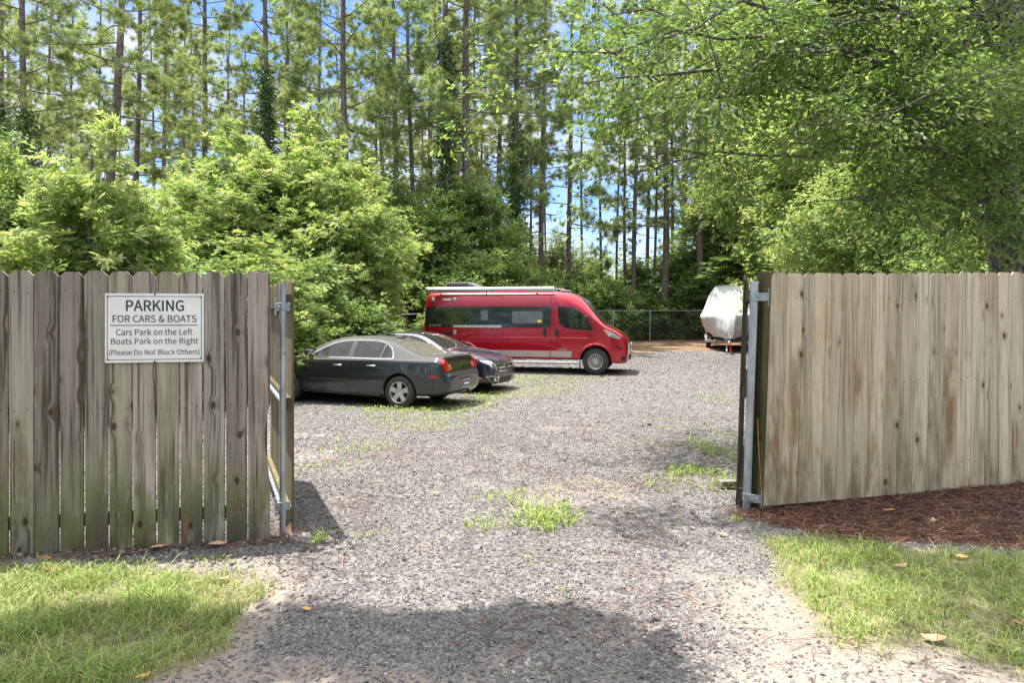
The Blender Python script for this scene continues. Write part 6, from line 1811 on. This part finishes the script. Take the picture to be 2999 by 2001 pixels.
# column (2350 wide), depth, prototype, scale, z-scale, turn, group, category, label
BUSHES = [
    (200, 12.2, MP[2], 1.02, 1.20, .4, GM, 'maple', 'young pale green maple with a pointed top behind the left fence'),
    (30, 12.5, MP[2], .78, .72, 2.1, GM, 'maple', 'small maple sprouts showing over the left end of the grey fence'),
    (110, 14.5, MP[1], .52, .46, 3.1, GM, 'maple', 'low spreading maple between the left edge and the pointed young maple'),
    (310, 15.5, SH[0], 1.1, 1.2, .2, GS, 'shrub', 'green shrub just right of the pointed young maple'),
    (385, 13.6, PR, 1.0, 1.02, 1.2, GS, 'privet bush', 'yellowish privet bush right above the parking sign'),
    (300, 14.2, PR, .95, .95, 2.8, GS, 'privet bush', 'yellow-green bush above the left corner of the parking sign'),
    (440, 19.5, MP[1], .95, .96, .9, GM, 'maple', 'pale maple forming the left shoulder of the big thicket'),
    (560, 22.0, MP[0], 1.12, 1.12, 2.2, GM, 'maple', 'maple in the middle of the big pale thicket'),
    (690, 23.5, MP[0], 1.2, 1.30, 4.0, GM, 'maple', 'tallest maple at the crest of the big thicket'),
    (775, 22.0, MP[1], 1.02, 1.12, 5.2, GM, 'maple', 'rounded maple on the right end of the big thicket, nearest the red van'),
    (745, 20.5, MP[0], .80, .72, 1.1, GM, 'maple', 'low dense maple directly behind the roof of the dusty sedan'),
    (590, 16.2, MP[1], .70, .62, 2.9, GM, 'maple', 'low maple above the last boards of the left fence'),
    (665, 17.4, SH[1], 1.15, 1.1, .5, GS, 'shrub', 'glossy shrub filling the gap right of the open left gate'),
    (735, 18.3, SH[0], 1.1, .95, 3.5, GS, 'shrub', 'dark shrub between the left gate and the sedan windscreen'),
    (480, 16.0, SH[0], 1.2, 1.25, 4.4, GS, 'shrub', 'dark leafy shrub above the right corner of the parking sign'),
    (905, 31.0, UN[1], .95, .78, 5.5, GU, 'tree', 'shadowy leafy tree behind the rear end of the red van'),
    (1000, 30.0, UN[1], 1.05, 1.05, .3, GU, 'tree', 'leafy tree behind the roof air conditioner of the van'),
    (1085, 31.0, UN[1], 1.15, 1.18, 2.0, GU, 'tree', 'broad dark green tree behind the middle of the van'),
    (1165, 34.5, UN[1], 1.0, .92, 3.6, GU, 'tree', 'leafy tree behind the front half of the van roof'),
    (880, 31, UN[0], 1.0, .95, 3.3, GU, 'tree', 'tall leafy tree peeping over the right flank of the maple thicket'),
    (1060, 27.5, SH[1], 1.35, 1.2, 1.6, GS, 'shrub', 'bush showing just above the middle of the awning'),
    (1200, 34.0, SH[0], 1.5, 1.25, 2.6, GS, 'shrub', 'bush behind the rounded roof front of the van'),
    (1265, 41.5, SH[1], 1.5, 1.35, .8, GS, 'shrub', 'bush beyond the top of the van windscreen'),
    (1335, 43.0, SH[0], 1.7, 1.35, 3.9, GS, 'shrub', 'bush behind the fence right of the van windscreen'),
    (1395, 45.0, UN[1], .72, .60, 4.8, GU, 'tree', 'low bushy tree beneath the open sky gap'),
    (1405, 42.2, SH[1], 1.5, 1.2, 2.2, GS, 'shrub', 'dark bush pressed to the fence beside the van nose'),
    (1465, 45.0, UN[1], .85, .78, 1.3, GU, 'tree', 'bushy tree behind the fence midway between van and boat'),
    (1480, 43.5, SH[0], 1.7, 1.25, .6, GS, 'shrub', 'dense bush against the fence midway between van and boat'),
    (1550, 45.0, UN[1], .90, .86, 2.5, GU, 'tree', 'dark bushy tree left of the covered boat'),
    (1590, 43.2, SH[1], 1.6, 1.3, 5.0, GS, 'shrub', 'bush behind the fence post next to the covered boat'),
    (1630, 45.5, UN[0], 1.05, 1.0, 4.0, GU, 'tree', 'tall shaded tree above the covered boat'),
    (1690, 43.5, UN[2], 1.0, .98, 1.0, GU, 'tree', 'tall dark trunk-bare tree above the edge-on gate'),
    (1750, 44.0, UN[0], 1.15, 1.1, 2.3, GU, 'tree', 'shaded leafy tree over the corner post of the tan fence'),
    (1670, 42.5, SH[0], 1.6, 1.5, 1.9, GS, 'shrub', 'bush behind the stern of the covered boat'),
    (1830, 39.0, UN[2], 1.1, 1.05, .2, GU, 'tree', 'tall dark tree behind the sunlit one at the left end of the tan fence'),
    (1900, 34.0, BR[1], 1.15, 1.2, 2.7, GU, 'tree', 'tall sunlit tree behind the left half of the tan fence'),
    (1880, 23.0, BR[0], .82, .66, .9, GU, 'tree', 'low sunny tree just over the first boards of the tan fence'),
    (1985, 21.0, BR[0], 1.0, .92, 3.4, GU, 'tree', 'bright layered tree above the left middle of the tan fence'),
    (2110, 18.5, BR[1], .80, .84, 1.6, GU, 'tree', 'leafy tree above the middle of the tan fence'),
    (2075, 26.0, BR[0], 1.35, 1.35, 5.0, GU, 'tree', 'tall bright tree set back behind the middle of the tan fence'),
    (2230, 16.5, BR[1], .85, .88, 4.5, GU, 'tree', 'dense shaded tree above the right part of the tan fence'),
    (2340, 14.5, BR[1], .80, .80, .3, GU, 'tree', 'dense tree at the right edge above the tan fence'),
    (2260, 24.0, BR[0], 1.45, 1.5, 2.4, GU, 'tree', 'tall tree behind the shaded ones at the right edge'),
    (2420, 20.0, BR[1], 1.1, 1.15, 3.0, GU, 'tree', 'tall tree cut off by the right edge'),
    (1960, 29.0, BR[0], 1.9, 2.05, 4.0, GU, 'tree', 'very tall sunlit tree filling the upper view left of the oak limbs'),
    (2170, 28.0, BR[0], 1.9, 2.1, 1.0, GU, 'tree', 'very tall leafy tree seen through the middle of the oak limbs'),
    (2360, 27.0, BR[0], 1.9, 2.0, 5.2, GU, 'tree', 'very tall leafy tree behind the oak limbs at the right edge'),
    (1790, 34.0, BR[0], 1.35, 1.75, 3.1, GU, 'tree', 'tall sunlit tree showing above the edge-on gate and corner post'),
    (1268, 46.5, BR[0], .95, .98, 2.0, GU, 'tree', 'pale leafy tree low in the sky gap beyond the van windscreen'),
    (1352, 48.0, BR[0], .95, .86, 4.4, GU, 'tree', 'second pale leafy tree low in the sky gap, just right of the lone slim pine'),
    (60, 26.0, UN[1], .95, .98, 1.8, GU, 'tree', 'leafy tree below the ivy-bulged pine at the left edge'),
    (150, 28.5, UN[1], .85, .75, 4.2, GU, 'tree', 'leafy tree in the shade behind the pointed young maple'),
    (300, 31.0, UN[1], .85, .72, .5, GU, 'tree', 'bushy tree behind the gap right of the pointed young maple'),
    (-30, 20.0, UN[0], .8, .8, 3.7, GU, 'tree', 'leafy tree cut off by the left edge'),
    (545, 31.0, UN[0], .95, .9, 1.4, GU, 'tree', 'leafy tree peeping over the left shoulder of the maple thicket'),
]
for (c, y, p, s, z, rz, grp, cat, lab) in BUSHES:
    place(p, USED, sx(c, y), y, s, rz, lab, cat, grp, sz=z)

# feathery mimosa sapling over the boat
def mimosa():
    r = np.random.default_rng(61)
    root = empty('mimosa_sapling')
    paths = [(bez((0, 0, -.1), (.1, 0, 2.0), (-.5, 0, 4.2), 8), .05, .02, 6)]
    P, A, N = [], [], []
    for j in range(16):
        a = r.uniform(2.2, 4.2) if j % 3 else r.uniform(0, 6.28); L = r.uniform(1.1, 2.3)
        s = Vector((-.3, 0, 3.3 + .06 * j)); e = s + Vector((math.cos(a) * L, math.sin(a) * L * .6, .25 - .05 * L))
        q = bez(s, s.lerp(e, .5) + Vector((0, 0, .35)), e, 7); paths.append((q, .014, .005, 4))
        for i in range(1, 7):
            for sg in (-1, 1):
                for rep in range(2):
                    d = (Vector(q[i]) - Vector(q[i - 1])).normalized(); sd = Vector((-d.y, d.x, -.15)).normalized() * sg
                    fl_ = r.uniform(.35, .55)
                    o = Vector(q[i - 1]).lerp(Vector(q[i]), r.random())
                    fd = (sd + d * .5 + Vector(r.normal(0, .1, 3))).normalized()
                    for t in np.linspace(.05, 1, 12):
                        for s2 in (-1, 1):
                            P.append(o + fd * fl_ * t); A.append(fd.cross(Vector((0, 0, 1))) * s2 + fd * .4); N.append(Vector((0, 0, 1)) + Vector(r.normal(0, .1, 3)))
    tree_wood(paths, M_BARK2, 'trunk', root)
    V, F, k = leaves_geo(np.array(P), np.array(A), unit(np.array(N)), np.full(len(P), .11), 'rhomb')
    mk('crown', V, F, M_FERN, root, {'rnd': ('POINT', np.repeat(r.random(len(P)), k))})
    return root
mim = mimosa()
place(mim, USED, sx(1720, 33), 33, 1.0, 0, 'feathery pale green mimosa sapling above the covered boat', 'mimosa', None)

# ---- the big oak on the right, its limbs reaching over the tan fence
def oak_over_fence():
    r = np.random.default_rng(71)
    root = empty('oak_tree', (7.25, 9.9, float(gz(7.25, 9.9))))
    tag(root, 'large oak at the right whose leafy limbs hang over the tan fence and the gateway', 'oak tree')
    def loc(u, v, y): return Vector(((u - 1500) / FPX * y - 7.25, y - 9.9, CAM_H - (v - HORIZON) / FPX * y))
    paths = [([(0, 0, -.2), (.05, .05, 1.5), (-.1, .1, 3.2), (.1, 0, 5.5), (.2, .1, 9)], .28, .12, 12)]
    limbs = []   # end points seen in the photograph (column, row, depth) and where they leave the trunk
    for (u, v, y, hz) in [(1530, 210, 8.2, 4.6), (1640, 90, 7.4, 5.2), (1760, 330, 8.6, 4.0), (1900, 60, 7.0, 5.8), (1850, 200, 8.8, 4.6), (2000, 420, 8.3, 3.6), (2100, 190, 7.6, 4.8), (2080, 30, 8.5, 5.6),
                          (2250, 420, 8.2, 3.4), (2200, 120, 8.8, 5.0), (2330, 300, 7.4, 4.2), (2400, 60, 7.8, 5.4), (2450, 540, 8.8, 3.0), (2520, 330, 7.6, 3.8), (2600, 150, 8.4, 4.8),
                          (2650, 560, 8.4, 3.0), (2720, 400, 9.6, 3.6), (2780, 230, 8.0, 4.4), (2850, 60, 8.6, 5.2), (2900, 560, 8.8, 3.0), (2950, 360, 9.4, 3.4), (2300, 10, 9.4, 6.0), (1700, 30, 9.2, 6.0), (2560, 20, 9.2, 5.6),
                          (2750, 640, 9.8, 2.6), (2960, 690, 9.4, 2.4)]:
        e = loc(u, v, y); s = Vector((0, 0, hz))
        mid = s.lerp(e, .5) + Vector((0, 0, .8)) + Vector(r.normal(0, .45, 3))
        q = bez(s, mid, e, 12)
        q = [tuple(Vector(p) + Vector(r.normal(0, .09, 3)) * (1 if 0 < i_ < 11 else 0)) for i_, p in enumerate(q)]
        limbs.append(q)
        paths.append((q, .055, .006, 6))
    O, D = [], []
    for q in limbs:
        for _ in range(14):
            t = (.26 + .74 * r.random() ** .75) * 11
            i = min(10, int(t)); p = Vector(q[i]).lerp(Vector(q[i + 1]), t - i)
            d = (Vector(q[i + 1]) - Vector(q[i])).normalized()
            off = Vector(r.normal(0, 1, 3)); off.z *= .62
            a_ = p + off * (.30 + .34 * r.random()) + d * .3
            tw_ = bez(p, p.lerp(a_, .5) + Vector((0, 0, .10)), a_, 5); paths.append((tw_, .012, .004, 4))
            for _k in range(r.integers(3, 8)):
                o = Vector(tw_[r.integers(2, 5)]) + Vector(r.normal(0, .13, 3))
                O.append(o); D.append((d * .4 + off * .5 + Vector(r.normal(0, .5, 3)) + Vector((0, 0, -.22))).normalized())
    # sprays over the frame that dapple the mulch, the right lawn and the gravel by the gates
    kx, ky = SUN_VEC.x / SUN_VEC.z, SUN_VEC.y / SUN_VEC.z
    up_tips = []
    for (gx, gy, rx, ry, n_) in [(2.3, 5.0, .45, .25, 60), (3.1, 5.1, .5, .35, 90), (4.0, 5.2, .6, .45, 110), (3.4, 4.6, .35, .12, 26), (4.3, 4.7, .6, .2, 60), (2.6, 4.25, .28, .06, 26), (3.2, 4.0, .28, .08, 34), (2.75, 3.55, .22, .08, 26), (3.3, 3.3, .3, .12, 40),
                                  (2.35, 3.2, .14, .05, 10), (2.5, 2.85, .25, .08, 24), (4.2, 3.9, .5, .25, 50), (1.25, 4.85, .30, .10, 14), (1.0, 5.1, .2, .06, 6), (3.0, 7.0, .5, .3, 30), (1.9, 7.4, .35, .12, 12), (2.4, 8.6, .6, .25, 20), (3.2, 10.2, .6, .35, 24), (5.4, 4.8, .9, .8, 160), (5.0, 3.2, .8, .6, 90)]:
        for k in range(n_):
            h = 7.4 + r.uniform(-.5, 1.2); a = r.uniform(0, 6.28); q = math.sqrt(r.random())
            o = Vector((gx + kx * h + rx * q * math.cos(a) - 7.25, gy + ky * h + ry * q * math.sin(a) - 9.9, h))
            O.append(o); D.append(unit(r.normal(0, 1, 3) * np.array([1, 1, .4])))
        up_tips.append(o)
    for k, e in enumerate(up_tips):
        s = Vector((.1, 0, 5.6 + .12 * k)); paths.append((bez(s, s.lerp(e, .55) + Vector((0, 0, .9)), e, 8), .05, .008, 6))
    # the upper crown
    for _ in range(500):
        a = r.uniform(0, 6.28); rr = 5.6 * math.sqrt(r.random())
        o = Vector((-1.6 + rr * math.cos(a), -1.2 + .8 * rr * math.sin(a), 6.4 + 2.6 * r.random() * (1 - rr / 7)))
        if math.sin(o.x * 1.7 + 1) + math.sin(o.y * 2.1) + math.sin((o.x + o.y) * 1.1) < -.1: continue
        O.append(o); D.append(unit(r.normal(0, 1, 3)))
    O = np.array([tuple(o) for o in O]); D = unit(np.array([tuple(d) for d in D]))
    V, F, tone = sprays_to_leaves(r, O, D, 22, .44, .094, .75, 'spoon', .3, .08)
    mk('crown', V, F, M_OAK, root, {'rnd': ('POINT', tone)})
    for k in range(9):
        e = limbs[k * 2 % len(limbs)][9]
        paths.append((bez((0, 0, 5.5 + .2 * k), (-1.5, -1, 7), (e[0] * .6, e[1] * .8, 7.2 + .2 * k), 7), .05, .01, 6))
    tree_wood(paths, M_BARK2, 'trunk', root)
oak_over_fence()

# ---- oak behind the camera: out of the frame, it throws the shade in the foreground
def oak_behind():
    r = np.random.default_rng(81)
    root = empty('oak_tree', (-4.2, -1.5, 0)); tag(root, 'oak standing outside the frame whose crown shades the foreground gravel', 'oak tree')
    h0 = 5.6
    sh = Vector((SUN_VEC.x / SUN_VEC.z, SUN_VEC.y / SUN_VEC.z))
    O = []
    clumps = [((1060, 1890), .14, .04), ((1330, 1895), .24, .06), ((1540, 1875), .30, .07), ((1690, 1885), .22, .06), ((1520, 1950), .32, .07), ((1720, 1985), .2, .06), ((880, 1860), .20, .04), ((760, 1890), .12, .03), ((1220, 1910), .18, .04),
              ((200, 1880), .30, .06), ((450, 1900), .26, .06), ((200, 1980), .4, .10), ((520, 1970), .2, .06), ((1600, 2110), .5, .10), ((300, 2130), .6, .2)]
    tips = []
    for (u, v), rx, ry in clumps:
        gx, gy = pix(u, v)
        for k in range(int(520 * rx * ry / .08) + 6):
            h = h0 + r.uniform(-.5, .9)
            a = r.uniform(0, 6.28); q = math.sqrt(r.random())
            O.append((gx + sh.x * h + rx * q * math.cos(a), gy + sh.y * h + ry * q * math.sin(a), h))
        tips.append(O[-1])
    O = np.array(O) - np.array([-4.2, -1.5, 0])
    D = unit(r.normal(0, 1, O.shape) * np.array([1, 1, .4]))
    V, F, tone = sprays_to_leaves(r, O, D, 17, .28, .10, .8, 'spoon', .2, .06)
    mk('crown', V, F, M_OAK, root, {'rnd': ('POINT', tone)})
    paths = [([(0, 0, -.2), (.1, 0, 3), (0, .1, 6), (.2, .2, 9)], .26, .12, 10)]
    for t in tips:
        e = Vector(t) - Vector((-4.2, -1.5, 0)); s = Vector((0, 0, 5.5)); paths.append((bez(s, s.lerp(e, .5) + Vector((0, 0, .9)), e, 8), .05, .01, 6))
    tree_wood(paths, M_BARK2, 'trunk', root)
oak_behind()

# ---- unseen woods behind the camera, added to darken reflections in the vehicles
def woods_behind():
    r = np.random.default_rng(95)
    n = 4200
    a = r.uniform(math.radians(185), math.radians(355), n); rad = r.uniform(22, 32, n)
    z = r.random(n) ** .8 * (15 + 3 * np.sin(a * 7))
    O = np.stack([np.cos(a) * rad, np.sin(a) * rad, z], 1)
    V, F, tone = sprays_to_leaves(r, O, unit(r.normal(0, 1, (n, 3))), 16, 1.2, .45, .8, 'rhomb', .1, .35)
    tag(mk('woodland', V, F, M_SHRUB, None, {'rnd': ('POINT', tone)}), 'unseen woodland behind the viewer, added to darken reflections in the car paint', 'woodland', kind='stuff')
woods_behind()

# ---- far woods: one mass
def far_woods():
    r = np.random.default_rng(91)
    n = 5200
    x = r.uniform(-62, 62, n); y = r.uniform(54, 70, n)
    top = 4.5 + 3.5 * fnoise(x, y * .3, .12, 13) + 6.0 * sstep(11, 20, x) - 2.0 * np.exp(-((x + 4) / 9) ** 2)
    z = r.random(n) ** .8 * top + gz(x, y)
    O = np.stack([x, y, z], 1); D = unit(r.normal(0, 1, (n, 3)))
    V, F, tone = sprays_to_leaves(r, O, D, 16, 1.1, .34, .8, 'rhomb', .1, .28)
    o = mk('distant_woods', V, F, M_MAPLE, None, {'rnd': ('POINT', tone)})
    tag(o, 'far-off woodland undergrowth closing the view behind the pines', 'woodland', kind='stuff')
    # ground cover and saplings along the fence line
    n = 2600
    x = r.uniform(-16, 20, n); y = np.interp(x, [-16, -5, 3, 8, 20], [21, 27.3, 37.6, 41.5, 40.5]) + np.abs(r.normal(.2, 1.2, n))
    z = r.random(n) ** 1.5 * 1.1 + gz(x, y)
    V, F, tone = sprays_to_leaves(r, np.stack([x, y, z], 1), unit(r.normal(0, 1, (n, 3)) + np.array([0, 0, .4])), 14, .6, .13, .8, 'rhomb', .2, .12)
    o = mk('undergrowth', V, F, M_SHRUB, None, {'rnd': ('POINT', tone)})
    tag(o, 'dark leafy undergrowth tangled along the chain-link fence', 'undergrowth', kind='stuff')
far_woods()
